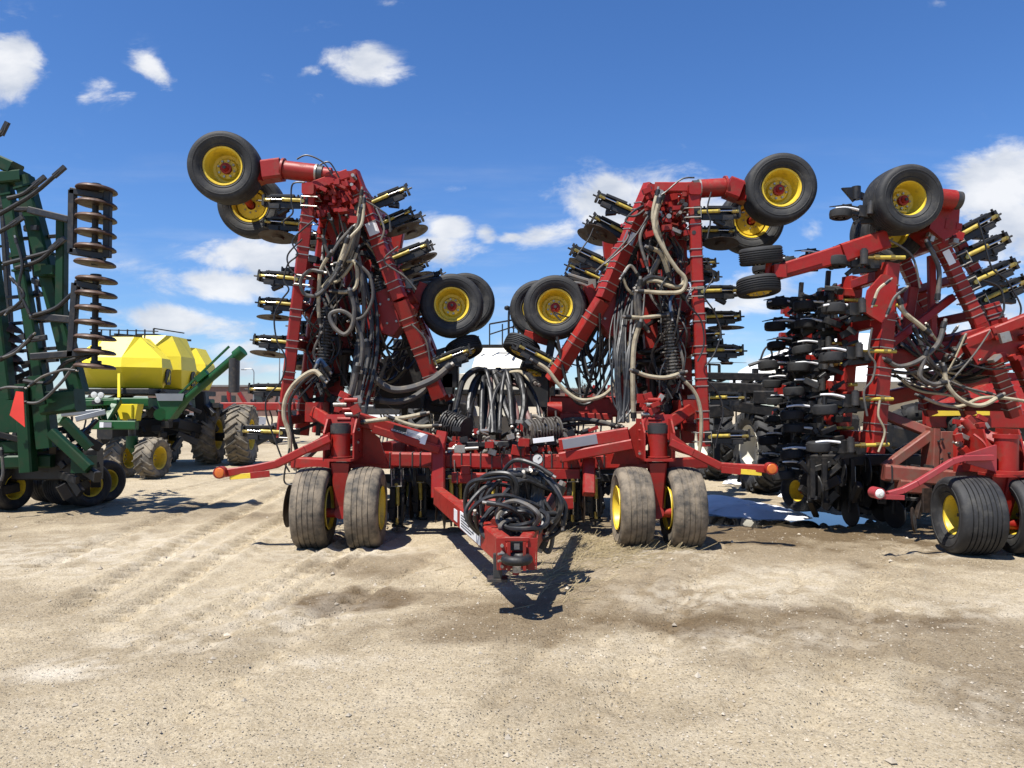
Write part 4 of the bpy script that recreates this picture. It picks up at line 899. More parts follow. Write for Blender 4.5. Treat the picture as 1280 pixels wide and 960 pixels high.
for x_, y_ in ((-1.62, 12.6), (-1.05, 12.6), (.62, 12.6), (1.2, 12.6)): wheel(D1, (x_, y_, .475), (1 if x_ > 0 else -1, 0, 0), 'clean')
mb = MB(); mb.cyl((-1.7, 12.6, .475), (1.3, 12.6, .475), .06, 12)
for x_ in (-1.33, .9): mb.beam((x_, 12.6, .475), (x_, 12.4, 1.0), .12, .16)
part('rear_axle', mb, M['black'], D1)
mb = MB(); mb.beam((-1.9, 11.4, .55), (1.6, 11.4, .55), .1, .1)
for i in range(46):
    c = V((random.uniform(-1.75, 1.5), random.uniform(10.6, 12.9), random.uniform(.12, .7))); e = c + V((random.uniform(-.25, .25), random.uniform(-.2, .2), random.uniform(-.12, .2)))
    mb.beam(c, e, random.uniform(.06, .16), random.uniform(.05, .16)); mb.beam(e, (e.x, 11.4, .55), .04, .04)
part('opener_linkage', mb, M['black'], D1)
# seed distribution towers, manifolds and primary hoses
ribbed(D1, P(402, 470, 10.1), P(410, 385, 10.15), .085, m='dark'); ribbed(D1, P(486, 396, 10.9), P(470, 350, 10.9), .10); ribbed(D1, P(843, 474, 10.2), P(836, 390, 10.2), .115); ribbed(D1, P(764, 398, 10.9), P(780, 350, 10.9), .10)
ribbed(D1, P(556, 527, 10.4), P(583, 537, 10.2), .17, 'air_manifold', 'dark'); ribbed(D1, P(698, 536, 10.1), P(660, 540, 9.9), .17, 'air_manifold')
for (x, y, Y, r_) in [(838, 392, 10.5, .2), (816, 440, 11.0, .22), (816, 452, 11.0, .24), (430, 440, 11, .2)]:
    mb = MB(); c = P(x, y, Y); mb.lathe([(.001, .05), (r_ * .6, .05), (r_, .01), (r_, -.02), (r_ * .5, -.05), (.05, -.2), (.05, -.5), (.001, -.5)], Matrix.Translation(c), n=24); part('splitter_head', mb, M['black'], D1)
mb = MB()
for x in (606, 623): mb.beam(P(x, 463, 11.6), P(x, 545, 10.6), .085, .12, up=YA)
mb.beam(P(594, 466, 11.6), P(652, 464, 11.6), .10, .1)
for k in range(14): mb.box(P(random.choice((603, 609, 626)), 470 + k * 5, 11.1), (.07, .1, .04))
part('hose_mast', mb, M['packer'], D1)
fan = [([(612, 466), (596, 462), (580, 474), (572, 500), (566, 530)], 'hose', .05), ([(604, 464), (592, 480), (586, 510), (592, 540)], 'hose', .05), ([(600, 468), (590, 500), (584, 530)], 'hose', .045), ([(612, 470), (614, 500), (609, 530), (606, 545)], 'pinkhose', .048),
       ([(618, 467), (626, 490), (634, 515), (646, 540)], 'hose', .05), ([(620, 466), (634, 478), (638, 500), (640, 530)], 'hose', .045), ([(630, 466), (646, 468), (652, 480), (655, 505), (650, 535)], 'hose', .05), ([(640, 478), (654, 486), (656, 510), (664, 530)], 'pinkhose', .05),
       ([(632, 470), (640, 495), (646, 520), (640, 545)], 'pinkhose', .045), ([(628, 468), (650, 465), (662, 474), (672, 480)], 'cream', .035), ([(640, 470), (658, 467), (668, 478)], 'hose', .04), ([(575, 545), (605, 560), (650, 552), (680, 540)], 'hose', .03),
       ([(588, 545), (610, 556), (640, 540), (668, 548)], 'hose', .03), ([(660, 545), (655, 530), (668, 520), (684, 528)], 'zinc', .03), ([(690, 530), (715, 524), (745, 526), (768, 532)], 'grey', .035), ([(690, 538), (720, 540), (748, 545)], 'hose', .028), ([(700, 533), (740, 528), (775, 533)], 'grey', .03),
       ([(655, 534), (662, 552), (672, 560)], 'zinc', .018), ([(650, 540), (640, 556), (646, 566)], 'hose', .02), ([(600, 548), (585, 560), (570, 556), (545, 540)], 'grey', .03)]
for k in range(8):
    x = random.uniform(598, 640); e = random.uniform(-34, 40); fan.append(([(x, 466 + random.uniform(-3, 3)), (x + e * .35, 468 + random.uniform(-4, 8)), (x + e * .8, 492), (x + e, 520), (x + e * 1.1, 542)], 'hose', random.uniform(.028, .045)))
for i, (p, m_, r_) in enumerate(fan): phose(D1, p, [11.3, 10.9, 10.5], r_ * .92, m_, n=9, bulk=i >= 20)
# traced pale seed hoses
for p, Y, r_, m_ in [
    ([(452, 240), (448, 268), (440, 300), (424, 335), (411, 352), (424, 350), (440, 330), (447, 312)], 10.0, .022, 'cream'), ([(434, 300), (420, 338), (410, 352), (398, 366)], 9.9, .027, 'cream'), ([(412, 318), (402, 335), (399, 352), (398, 385), (400, 402)], 9.85, .025, 'cream'),
    ([(402, 340), (388, 338), (376, 350), (380, 367), (396, 369), (410, 356), (424, 336)], 9.8, .025, 'grey'), ([(418, 364), (432, 365), (445, 358), (446, 335), (440, 326), (420, 330)], 10, .026, 'cream'), ([(438, 366), (443, 385), (440, 408), (430, 418), (417, 408), (413, 393), (428, 389), (444, 402), (453, 430), (449, 470)], 9.85, .03, 'grey'),
    ([(446, 460), (438, 495), (420, 535), (396, 560), (372, 582)], 9.6, .04, 'grey'), ([(450, 470), (444, 500), (424, 538), (405, 548)], 9.7, .04, 'grey'), ([(404, 474), (392, 464), (372, 476), (358, 496), (355, 520), (362, 545), (362, 575)], 9.5, .03, 'cream'), ([(393, 466), (376, 480), (362, 505), (366, 545), (370, 560)], 9.6, .022, 'hose'),
    ([(458, 430), (464, 465), (485, 485), (510, 486), (540, 475), (562, 458)], 10.3, .05, 'grey'), ([(470, 500), (500, 502), (525, 492), (545, 470)], 10.6, .045, 'grey'), ([(450, 528), (480, 524), (505, 522), (530, 517)], 9.3, .026, 'cream'), ([(488, 522), (510, 530), (525, 533), (545, 532)], 9.3, .022, 'cream'),
    ([(446, 255), (442, 300), (450, 330), (455, 380), (452, 420)], 10.2, .03, 'grey'), ([(430, 300), (448, 285), (440, 320), (420, 350)], 10.1, .03, 'grey'), ([(452, 262), (440, 310), (430, 330)], 10, .03, 'grey'),
    ([(822, 240), (816, 272), (826, 305), (845, 335), (856, 347), (850, 358), (836, 357), (820, 351), (803, 352)], 9.9, .026, 'cream'), ([(828, 246), (820, 274), (832, 318), (838, 352)], 10, .03, 'cream'), ([(824, 250), (818, 285), (834, 318), (846, 336), (857, 350), (852, 364), (830, 366), (800, 364)], 9.8, .027, 'cream'), ([(812, 310), (826, 317), (836, 345)], 9.9, .03, 'cream'),
    ([(784, 396), (803, 397), (830, 394)], 9.9, .026, 'cream'), ([(793, 464), (810, 470), (832, 472), (853, 466)], 9.7, .027, 'cream'), ([(800, 405), (793, 430), (791, 470), (792, 520)], 9.8, .033, 'cream'), ([(668, 452), (684, 462), (700, 482), (722, 499), (745, 498), (764, 486), (778, 455), (790, 420)], 10.2, .027, 'cream'),
    ([(852, 473), (868, 490), (876, 515), (876, 550), (872, 575)], 9.6, .025, 'cream'), ([(800, 352), (798, 375), (802, 400), (808, 410)], 9.9, .03, 'grey'), ([(826, 320), (812, 345), (796, 365), (797, 400)], 10, .034, 'grey'), ([(778, 345), (788, 332), (798, 345)], 10, .022, 'zinc'), ([(797, 358), (812, 347), (835, 352), (856, 372)], 9.95, .034, 'hose'), ([(840, 395), (838, 375), (850, 360)], 10, .022, 'blue'), ([(395, 460), (400, 450), (410, 462)], 9.9, .03, 'blue'),
    ([(425, 330), (436, 300), (452, 280), (455, 250)], 9.9, .022, 'cream'), ([(405, 300), (412, 318), (426, 300), (440, 285)], 9.9, .022, 'grey'), ([(400, 420), (392, 440), (398, 455), (408, 470)], 9.9, .018, 'grey'), ([(448, 330), (462, 345), (466, 372), (455, 395), (440, 400)], 10, .022, 'grey'), ([(470, 335), (482, 342), (480, 360)], 10.6, .02, 'zinc'), ([(455, 300), (470, 320), (480, 345)], 10.6, .018, 'cream'), ([(808, 330), (800, 300), (806, 280), (815, 260)], 10, .022, 'grey'), ([(770, 330), (778, 345), (785, 362), (800, 372)], 10.4, .02, 'cream'), ([(470, 260), (480, 285), (476, 300)], 10.2, .014, 'zinc'), ([(455, 250), (475, 262), (486, 272), (488, 290)], 10.2, .013, 'grey'), ([(498, 308), (480, 326), (505, 345), (520, 362)], 10.2, .014, 'grey'), ([(514, 405), (532, 425), (538, 455)], 10.3, .014, 'grey'), ([(744, 340), (765, 320), (783, 300), (786, 290)], 10.2, .014, 'grey'), ([(785, 270), (798, 268), (825, 245)], 10.2, .016, 'grey'), ([(790, 280), (782, 275), (795, 262), (815, 252), (830, 238)], 10.2, .016, 'hose')]:
    phose(D1, p, [Y - .05, Y + .05], r_, m_, n=8)
# thin black lines along the wing edges
for p, Y in [([(381, 228), (366, 230), (364, 250), (366, 266), (355, 276), (356, 282)], 9.7), ([(392, 275), (366, 300), (372, 318), (360, 330), (355, 350), (361, 362), (352, 375), (343, 395), (346, 425), (357, 448), (352, 475), (334, 497), (333, 520), (342, 545), (352, 572), (362, 590)], 9.6), ([(378, 299), (360, 318), (362, 335), (372, 345)], 9.7), ([(371, 199), (384, 194), (404, 203), (416, 220)], 9.9), ([(400, 206), (412, 203), (424, 222)], 10.0), ([(362, 560), (355, 600), (366, 606)], 9.4),
             ([(889, 240), (884, 262), (888, 276), (884, 298)], 9.7), ([(881, 322), (892, 345), (880, 368), (893, 390), (901, 415), (894, 440), (882, 458)], 9.6), ([(868, 360), (858, 376), (876, 400), (880, 430), (872, 452)], 9.6), ([(884, 476), (898, 492), (904, 515), (898, 540), (894, 560)], 9.6), ([(868, 222), (852, 224), (832, 240), (822, 246)], 9.9), ([(800, 305), (820, 330), (815, 345)], 10.0), ([(756, 330), (790, 300), (815, 262)], 10.0), ([(722, 318), (735, 300), (742, 285)], 10.4)]:
    phose(D1, p, Y, .011, 'hose', n=6)
for s_, (xa, ya), (xb, yb), n_ in ((-1, (415, 462), (478, 535), 24), (1, (745, 800), (690, 745), 24)):
    for k in range(n_):
        x1, y1, Y1 = random.uniform(xa, ya), random.uniform(330, 450), random.uniform(10.2, 12.2)
        x2, y2, Y2 = random.uniform(xb, yb), random.uniform(370, 475), random.uniform(10.4, 12.6)
        sg = random.uniform(25, 85); pts = []
        for t in np.linspace(0, 1, 7): pts.append((x1 + (x2 - x1) * t + 5 * math.sin(k + t * 5), y1 + (y2 - y1) * t + sg * 4 * t * (1 - t)))
        phose(D1, pts, [Y1, Y2], random.choice((.011, .014, .018, .024)), 'hose' if k % 5 else 'grey', n=6, bulk=True)
for k in range(15):
    x = random.uniform(764, 790); phose(D1, [(x + random.uniform(5, 25), random.uniform(330, 365)), (x + 6 + random.uniform(-10, 8), 400), (x + random.uniform(-8, 6), 450), (x + 3 + random.uniform(-5, 4), 500), (778 + random.uniform(-6, 8), 528)], [10.6, 10.1, 9.9], random.choice((.011, .015, .02, .026)), 'hose', n=7, bulk=True)
for k in range(11):
    x = random.uniform(445, 474); phose(D1, [(x - 8, 340), (x + random.uniform(-4, 4), 400), (x + random.uniform(-6, 3), 450), (x - 12, 500), (x - 20, 540)], [10.5, 10.2, 9.9], random.choice((.012, .018, .026)), 'hose' if k % 3 else 'grey', n=7, bulk=True)

tag(part('hose_tangle', BULK, BM, D1), kind='stuff')

# ------------------------------------------------------------------ second red drill, cut off by the right edge
D2 = thing('disc_drill', (5.9, 9.6, 0), 'red drill at the right edge with rows of small black packer wheels and faded frame', 'seed drill', 'folded red air drills')
def mk_opener2():
    mb = MB()
    mb.beam((0, 0, 0), (.30, 0, .02), .09, .10); mb.beam((.22, .02, .05), (.62, .02, .10), .05, .08, w2=.03, h2=.05); mb.beam((.25, -.02, -.03), (.60, -.02, .02), .05, .06)
    mb.box((.34, 0, .03), (.14, .12, .16)); mb.box((.12, .02, .0), (.12, .16, .14)); mb.beam((.50, .0, .12), (.80, .0, .06), .03, .03, w2=.015, h2=.012); mb.cyl((.62, 0, -.08), (.62, 0, .08), .025, 8)
    mb.beam((.30, .0, -.02), (.44, .0, -.14), .06, .05); mb.beam((.05, .03, -.06), (.35, .03, -.10), .05, .07)
    arm = mb.mesh('opener', M['black'])
    mb = MB(); mb.cyl((-.20, -.12, .05), (.10, -.12, .05), .024, 10, 0); mb.cyl((.10, -.12, .05), (.16, -.12, .05), .033, 8, 1); mb.cyl((.16, -.12, .05), (.26, -.12, .05), .018, 8, 1); mb.cyl((-.08, -.12, .05), (-.03, -.12, .05), .032, 8, 1); mb.box((-.1, -.06, .05), (.05, .12, .05), 1)
    cyl = mb.mesh('cylinder', [M['ycyl'], M['brass']])
    mb = MB(); mb.cyl((.28, -.12, -.03), (.28, -.12, .14), .045, 12); mb.cyl((.28, -.12, .14), (.28, -.12, .16), .03, 10); mb.beam((.28, -.12, 0), (.28, 0, 0), .04, .04); pot = mb.mesh('valve_pot', M['dark'])
    mb = MB(); mb.lathe([(.07, -.055), (.12, -.065), (.145, -.05), (.152, 0), (.145, .05), (.12, .065), (.07, .055), (.03, .04), (.001, .04)], AXM((.62, 0, -.02), (.03, .05, 1)), n=26); mb.cyl((.62, 0, -.08), (.62, 0, .0), .04, 10); wh = mb.mesh('packer_wheel', M['packer'])
    mb = MB(); mb.tube([(.40, -.06, .05), (.50, -.08, .062), (.60, -.09, .065), (.72, -.09, .05)], .018, 8, taper=.012); sh = mb.mesh('seed_tube', M['decal'])
    return arm, cyl, pot, wh, sh
OP2 = mk_opener2()
def opener2(root, pos, d, s=1.0, tilt=0.):
    s *= random.uniform(.86, 1.06); d = V(d) + V((0, random.uniform(-.12, .12), 0)); O = origin(root); d = V(d).normalized(); up = (ZA + YA * random.uniform(-.12, .12)); up = (up - d * d.dot(up)).normalized()
    o = link('opener', OP2[0], root, FR(V(pos) - O, d, YA, up) @ Matrix.Diagonal((s, s, s, 1)))
    for nm, me_ in zip(('cylinder', 'valve_pot', 'packer_wheel', 'seed_tube'), OP2[1:]):
        q = link(nm, me_, o)
        if nm == 'packer_wheel': q.location = (random.uniform(-.05, .04), 0, random.uniform(-.03, .03)); q.rotation_euler = (random.uniform(-.12, .12), random.uniform(-.08, .08), 0)
        if nm == 'seed_tube': q.location = (random.uniform(-.06, .05), 0, random.uniform(-.02, .04)); q.rotation_euler = (0, random.uniform(-.10, .06), 0)
TW = V((-.32, 1, .28))
v0, v1 = P(1110, 330, 9.6), P(1091, 566, 9.6)
mb = MB()
for k in range(4):
    o = V((0, k * 1.0, 0)); bar(mb, v0 + o, v1 + o, .22 if k < 2 else .16, .2, 6 if k == 0 else 0) if k < 2 else mb.beam(v0 + o, v1 + o, .15, .15, up=YA, mi=2)
for t in (.05, .3, .5, .7, .92):
    p = v0.lerp(v1, t); mb.beam(p, p + V((0, 3, 0)), .14, .14)
for t in (.1, .28, .46, .64, .82):
    for k in (1, 2, 3):
        p = v0.lerp(v1, t) + V((-.02, k - .1, 0)); mb.beam(p, p + V((-.28, 0, .02)), .12, .13, up=YA); mb.plate([p + V((-.16, -.08, .08)), p + V((-.28, -.08, .07)), p + V((-.26, -.08, -.09)), p + V((-.18, -.08, -.11))], (0, .02, 0))
p = P(1102, 372, 9.45); mb.plate([p + V((-.22, 0, -.18)), p + V((-.16, 0, .1)), p + V((.02, 0, .3)), p + V((.2, 0, .26)), p + V((.16, 0, -.22)), p + V((0, 0, -.32))], (0, .06, 0))
mb.beam(P(1098, 452, 10.2), P(1228, 432, 10.0), .26, .22, up=YA); mb.beam(P(1098, 500, 11.4), P(1230, 470, 11.2), .22, .2, up=YA)
mb.beam(P(1100, 440, 9.8), P(1190, 372, 10.2), .10, .10, up=YA); mb.beam(P(1140, 360, 10.4), P(1128, 440, 10.4), .14, .14, up=YA); mb.beam(P(1120, 365, 11), P(1175, 430, 11), .2, .2, up=YA); mb.beam(P(1164, 320, 10.2), P(1166, 440, 10.2), .09, .09, up=YA)
part('wing_frame', mb, RD, D2)
mb = MB(); mb.beam(P(967, 342, 9.6), P(1050, 318, 9.6), .19, .16, up=YA, w2=.23); mb.beam(P(1050, 318, 9.6), P(1105, 300, 9.7), .25, .2, up=YA); mb.cyl(P(962, 322, 9.55), P(958, 358, 9.55), .04, 12); mb.box(P(1003, 331, 9.5), (.5, .02, .10), rot=Matrix.Rotation(-.28, 3, 'Y')); mb.box(P(973, 340, 9.5), (.16, .2, .16))
part('wheel_arm', mb, RD, D2)
packer(D2, P(951, 320, 9.6), (-.10, -.12, 1), .98); packer(D2, P(948, 358, 9.6), (-.08, .08, 1), .98)
for i, y in enumerate((282, 341, 372, 401, 430, 457, 487, 516, 545, 572)):
    for k, (yy, dx) in enumerate(((0, 0), (1.0, -3), (2.0, -4), (3.0, 0))):
        f = 9.6 / (9.6 + yy); ya = 508 + (y - 12 + (0, 38, 26, 10)[k] - 508) * f
        t = (508 + (ya - 508) / f - 330) / 236
        if t < -.3 or (k == 3 and i % 2) or (y in (372, 430, 487, 545) and k != 1 and k != 2): continue
        p = v0 + (v1 - v0) * t + V((-.06, yy, 0)); opener2(D2, p, (-1, 0, random.uniform(-.03, .03) + (.10 if i == 0 else 0)), 1.0)
mb = MB()
for k in range(300):
    t = random.random(); q = v0.lerp(v1, .08 + t * 1.04) + V((random.uniform(-.5, -.1), random.uniform(.5, 2.4), 0))
    mb.beam(q, q + V((random.uniform(-.25, .25), random.uniform(-.1, .1), random.uniform(-.08, .1))), random.uniform(.03, .09), random.uniform(.03, .10))
for dy in (1.05, 2.05): mb.beam(v0 + V((-.32, dy, .1)), v1 + V((-.32, dy, 0)), .06, .06, up=YA)
part('opener_linkage', mb, M['black'], D2)
# outer wing of the second drill
TW = V((.2, 1, -.1))
mb = MB(); a, m, b = P(1170, 292, 10.0), P(1224, 405, 10.0), P(1268, 520, 10.1)
for k in range(3):
    o = V((0, k * 1.0, 0)); bar(mb, a + o, m + o, .16, .16, 6); bar(mb, m + o, b + o, .17, .16, 6)
bar(mb, P(1188, 285, 10.3), P(1222, 345, 10.3), .14, .14, 4); bar(mb, P(1236, 380, 10.2), P(1246, 410, 10.2), .2, .2, 2)
bar(mb, P(1262, 425, 10.2), P(1290, 490, 10.2), .15, .15, 3)
for t in (.1, .5, .9):
    p = a.lerp(m, t); mb.beam(p, p + V((0, 2.2, 0)), .12, .12); p = m.lerp(b, t); mb.beam(p, p + V((0, 2.2, 0)), .12, .12)
mb.beam(P(1203, 430, 9.9), P(1300, 392, 9.7), .14, .2, up=YA); mb.plate([P(1203, 418, 9.85), P(1232, 408, 9.85), P(1240, 440, 9.85), P(1212, 450, 9.85)], (0, .5, 0)); mb.plate([P(1206, 430, 9.8), P(1285, 402, 9.8), P(1290, 436, 9.8), P(1222, 456, 9.8)], (0, .06, 0))
mb.beam(P(1268, 452, 9.9), P(1300, 440, 9.9), .3, .2, up=YA)
for k in range(22): mb.box(P(random.uniform(1235, 1282), random.uniform(402, 450), 9.65 + random.random() * .3), [random.uniform(.04, .14) for _ in range(3)], mi=0 if k % 5 else 1, rot=Matrix.Rotation(-.4 + random.uniform(-.3, .3), 3, 'Y'))
part('wing_frame', mb, RD, D2)
mb = MB(); p = P(1184, 322, 9.9); mb.beam(p + V((-.03, -.02, .09)), p + V((.06, -.02, -.09)), .10, .006, up=YA, c=.001); part('decal', mb, M['decal'], D2)
for (x, y, Y, sl) in [(1190, 300, 10.2, .46), (1199, 325, 10.2, .46), (1210, 356, 10.2, .42), (1232, 430, 10.0, .38), (1248, 445, 10.0, .38), (1222, 378, 10.6, .42)]:
    opener(D2, P(x, y, Y), (.9, 0, sl), (-sl, 0, .9), False, 1.25)
mb = MB(); ta, tb = P(1166, 247, 9.6), P(1192, 250, 9.6); d = (tb - ta).normalized()
mb.cyl(ta, tb, .125, 20); mb.cyl(tb, tb + d * .08, .115, 20, 2); mb.cyl(ta - d * .02, ta + d * .01, .15, 20); mb.beam(ta - d * .3 + YA * .55, ta + YA * .2, .22, .25, up=YA); mb.cyl(P(1127, 253, 9.75), P(1108, 290, 10.3), .055, 12); mb.beam(ta - d * .3 + YA * .55, P(1120, 270, 10.1), .2, .2, up=YA)
mb.plate([P(1168, 258, 9.7), P(1200, 260, 9.7), P(1198, 290, 9.7), P(1180, 300, 9.7), P(1162, 285, 9.7)], (0, .5, 0))
for k in range(16): mb.box(P(random.uniform(1160, 1200), random.uniform(258, 305), 9.6 + random.random() * .4), [random.uniform(.04, .14) for _ in range(3)], mi=0 if k % 5 else 1, rot=Matrix.Rotation(random.uniform(-.5, .5), 3, 'Y'))
part('wheel_arm', mb, RD, D2)
wheel(D2, P(1128, 251, 9.55), (.02, -1, -.06), 'new', .88, .5); wheel(D2, P(1108, 292, 10.45), (.0, 1, .06), 'new', .9, .2)
mb = MB(); q = P(1062, 240, 10.2); mb.plate([q + V((-.1, 0, .06)), q + V((.08, 0, .07)), q + V((.14, 0, -.05)), q + V((.06, 0, -.13))], (0, .05, 0)); mb.cyl(q + V((.1, .02, .08)), q + V((.1, .02, -.1)), .06, 12); mb.beam(q + V((.1, .03, -.02)), q + V((.9, .1, -.3)), .07, .09); mb.beam(q + V((.1, .1, -.35)), q + V((.75, .1, .0)), .08, .14)
part('shank', mb, M['black'], D2)
# faded lower frame
mb = MB()
mb.beam(P(1104, 590, 9.5), P(1260, 604, 9.2), .20, .2); mb.beam(P(1122, 607, 9.4), P(1160, 610, 9.4), .16, .16); mb.beam(P(1104, 518, 9.9), P(1192, 553, 9.6), .12, .14, up=YA); mb.beam(P(1106, 585, 9.6), P(1166, 541, 9.6), .12, .12, up=YA)
mb.box(P(1180, 562, 9.6), (.26, .3, .46)); mb.beam(P(1164, 535, 9.6), P(1162, 590, 9.6), .08, .3, up=YA); mb.beam(P(1200, 595, 9.3), P(1245, 600, 9.0), .24, .2)
for k in range(8): mb.strap(P(1110 + k * 17, 592, 9.48), XA, .20, .20, ZA, 2)
for k in range(10): mb.bolt(P(random.uniform(1168, 1240), random.uniform(545, 590), 9.44), (0, -1, 0), .016, .03, 2)
part('main_frame', mb, [M['redold'], M['zinc'], M['dark']], D2)
mb = MB(); Yc = 8.5
mb.cyl(P(1258, 590, Yc), P(1258, 546, Yc), .12, 20); mb.cyl(P(1258, 548, Yc), P(1258, 543, Yc), .135, 20); mb.cyl(P(1258, 592, Yc), P(1258, 588, Yc), .21, 22); mb.box(P(1258, 593, Yc), (.44, .4, .03))
for sx in (-1, 1):
    q = P(1258, 570, Yc) + V((sx * .2, 0, 0)); mb.plate([q + V((0, -.1, -.2)), q + V((0, .5, -.2)), q + V((0, .5, .3)), q + V((0, .1, .3))], (.02, 0, 0)); mb.tube([q + V((0, -.06, -.15)), q + V((-.04, -.02, .12)), q + V((-.1, .1, .24))], .014, 6)
mb.plate([P(1240, 596, Yc - .1), P(1278, 596, Yc - .1), P(1262, 650, Yc - .05), P(1250, 650, Yc - .05)], (0, .03, 0)); mb.beam(P(1258, 596, Yc), P(1250, 652, Yc), .12, .3, up=YA, w2=.1, h2=.12); mb.cyl(P(1215, 652, Yc), P(1280, 656, Yc), .06, 14)
mb.plate([P(1195, 540, 9.1), P(1205, 528, 9.1), P(1250, 560, 8.9), P(1250, 590, 8.9), P(1195, 590, 9.1)], (0, .06, 0)); mb.beam(P(1200, 530, 9.2), P(1262, 560, 8.8), .12, .2, up=YA)
for k in range(26): mb.box(P(random.uniform(1196, 1250), random.uniform(522, 575), 8.8 + random.random() * .3), [random.uniform(.04, .13) for _ in range(3)], mi=0 if k % 5 else 1, rot=Matrix.Rotation(random.uniform(-.7, .7), 3, 'Y'))
mb.cyl(P(1205, 525, 8.9), P(1240, 565, 8.8), .05, 12); mb.box(P(1226, 566, 8.65), (.10, .01, .05), 3)
part('caster_leg', mb, [M['red'], M['zinc'], M['dark'], M['yellow']], D2)
for px, py in ((1210, 647), (1284, 650)):
    c = P(px, py, 8.45); c.z = .435; wheel(D2, c, (-.99, .10, 0), 'new', .89, .3)
mb = MB(); pts = [P(1240, 572, 8.35), P(1203, 573, 8.3), P(1190, 577, 8.28), P(1146, 604, 8.2), P(1128, 613, 8.2), P(1110, 618, 8.2)]
for a, b in zip(pts, pts[1:]): mb.beam(a, b, .065, .06, up=YA)
mb.plate([P(1246, 556, 8.4), P(1246, 590, 8.4), P(1208, 579, 8.35), P(1208, 568, 8.35)], (0, .04, 0)); ma = part('marker_arm', mb, M['pink'], D2)
mb = MB(); c = P(1100, 617, 8.1); mb.cyl(c + YA * .15, c, .062, 20); mb.beam(P(1105, 621, 8.12), P(1130, 622, 8.15), .05, .02, up=YA); part('lamp_housing', mb, M['pink'], ma)
mb = MB(); mb.lathe([(.001, .02), (.03, .018), (.05, .0)], AXM(c, (0, -1, 0)), n=18); mb.cyl(c - YA * .02, c - YA * .03, .02, 10); part('reflector', mb, M['lens'], ma)
wheel(D2, P(1004, 613, 11.6), (-.9, -.35, 0), 'new', .66); 
mb = MB()
for i in range(130):
    c = P(random.uniform(1008, 1172), 600, random.uniform(10, 12)); c.z = random.uniform(.2, .9)
    if i % 3: mb.beam(c, c + V((random.uniform(-.35, .35), random.uniform(-.2, .3), random.uniform(-.25, .25))), random.uniform(.04, .12), random.uniform(.04, .14))
    else: mb.lathe([(.001, .02), (.19, .01), (.2, 0), (.19, -.01), (.001, -.02)], AXM(c, (1, random.uniform(-.5, .5), 0)), n=18)
    mb.beam(c, V((c.x, c.y, .95)), .05, .06)
for Y in (10.2, 11, 11.8): mb.beam(P(1010, 575, Y), P(1175, 575, Y), .15, .15)
part('disc_gang', mb, M['black'], D2)
mb = MB(); mb.lathe([(.001, .03), (.15, .012), (.16, 0), (.15, -.012), (.001, -.03)], AXM(P(1142, 650, 9.3), (.8, -.55, .1)), n=22); mb.beam(P(1146, 648, 9.35), P(1155, 610, 9.4), .06, .06); mb.box(P(1157, 625, 9.35), (.12, .1, .3)); part('coulter', mb, M['disc'], D2)
for k in range(34):
    x1, y1, Y1 = random.uniform(1110, 1160), random.uniform(400, 480), random.uniform(9.4, 11)
    x2, y2, Y2 = random.uniform(1180, 1270), random.uniform(410, 500), random.uniform(9.6, 11)
    sg = random.uniform(5, 30); pts = [(x1 + (x2 - x1) * t, y1 + (y2 - y1) * t + sg * 4 * t * (1 - t) + 4 * math.sin(k + 6 * t)) for t in np.linspace(0, 1, 7)]
    phose(D2, pts, [Y1, Y2], random.choice((.012, .018, .026)), ('hose', 'grey', 'hose', 'cream')[k % 4], n=6)
for p, Y, r_, m_ in [([(1130, 362), (1118, 372), (1110, 390)], 9.3, .018, 'grey'), ([(1110, 352), (1098, 362), (1092, 378)], 9.3, .018, 'cream'), ([(1160, 305), (1172, 330), (1174, 350), (1172, 372)], 9.6, .03, 'grey'), ([(1125, 376), (1130, 390), (1148, 405), (1160, 415)], 9.4, .03, 'cream'), ([(1180, 460), (1184, 480), (1195, 495), (1212, 505), (1230, 506), (1250, 495)], 9.5, .028, 'cream'), ([(1158, 440), (1155, 450), (1150, 470), (1165, 480), (1180, 478)], 9.5, .03, 'grey'), ([(1180, 405), (1172, 430), (1150, 450), (1125, 458), (1108, 450)], 9.5, .03, 'grey'),
                     ([(1090, 410), (1086, 440), (1094, 455), (1090, 475), (1080, 490), (1084, 520)], 9.4, .014, 'grey'), ([(1100, 500), (1098, 520), (1106, 540), (1098, 565)], 9.4, .014, 'cream'), ([(1222, 275), (1230, 300), (1240, 335), (1258, 350), (1275, 380), (1275, 395)], 9.9, .012, 'hose'), ([(1228, 350), (1250, 360), (1255, 385), (1248, 400)], 9.9, .014, 'hose'), ([(1112, 300), (1140, 320), (1150, 360)], 9.5, .014, 'grey'), ([(1150, 495), (1175, 505), (1200, 508), (1225, 498), (1250, 497), (1285, 502)], 9.6, .022, 'cream')]:
    phose(D2, p, Y, r_, m_, n=7)
wheel(D2, P(1208, 452, 10.9), (-.5, -.7, .5), 'new', .62)

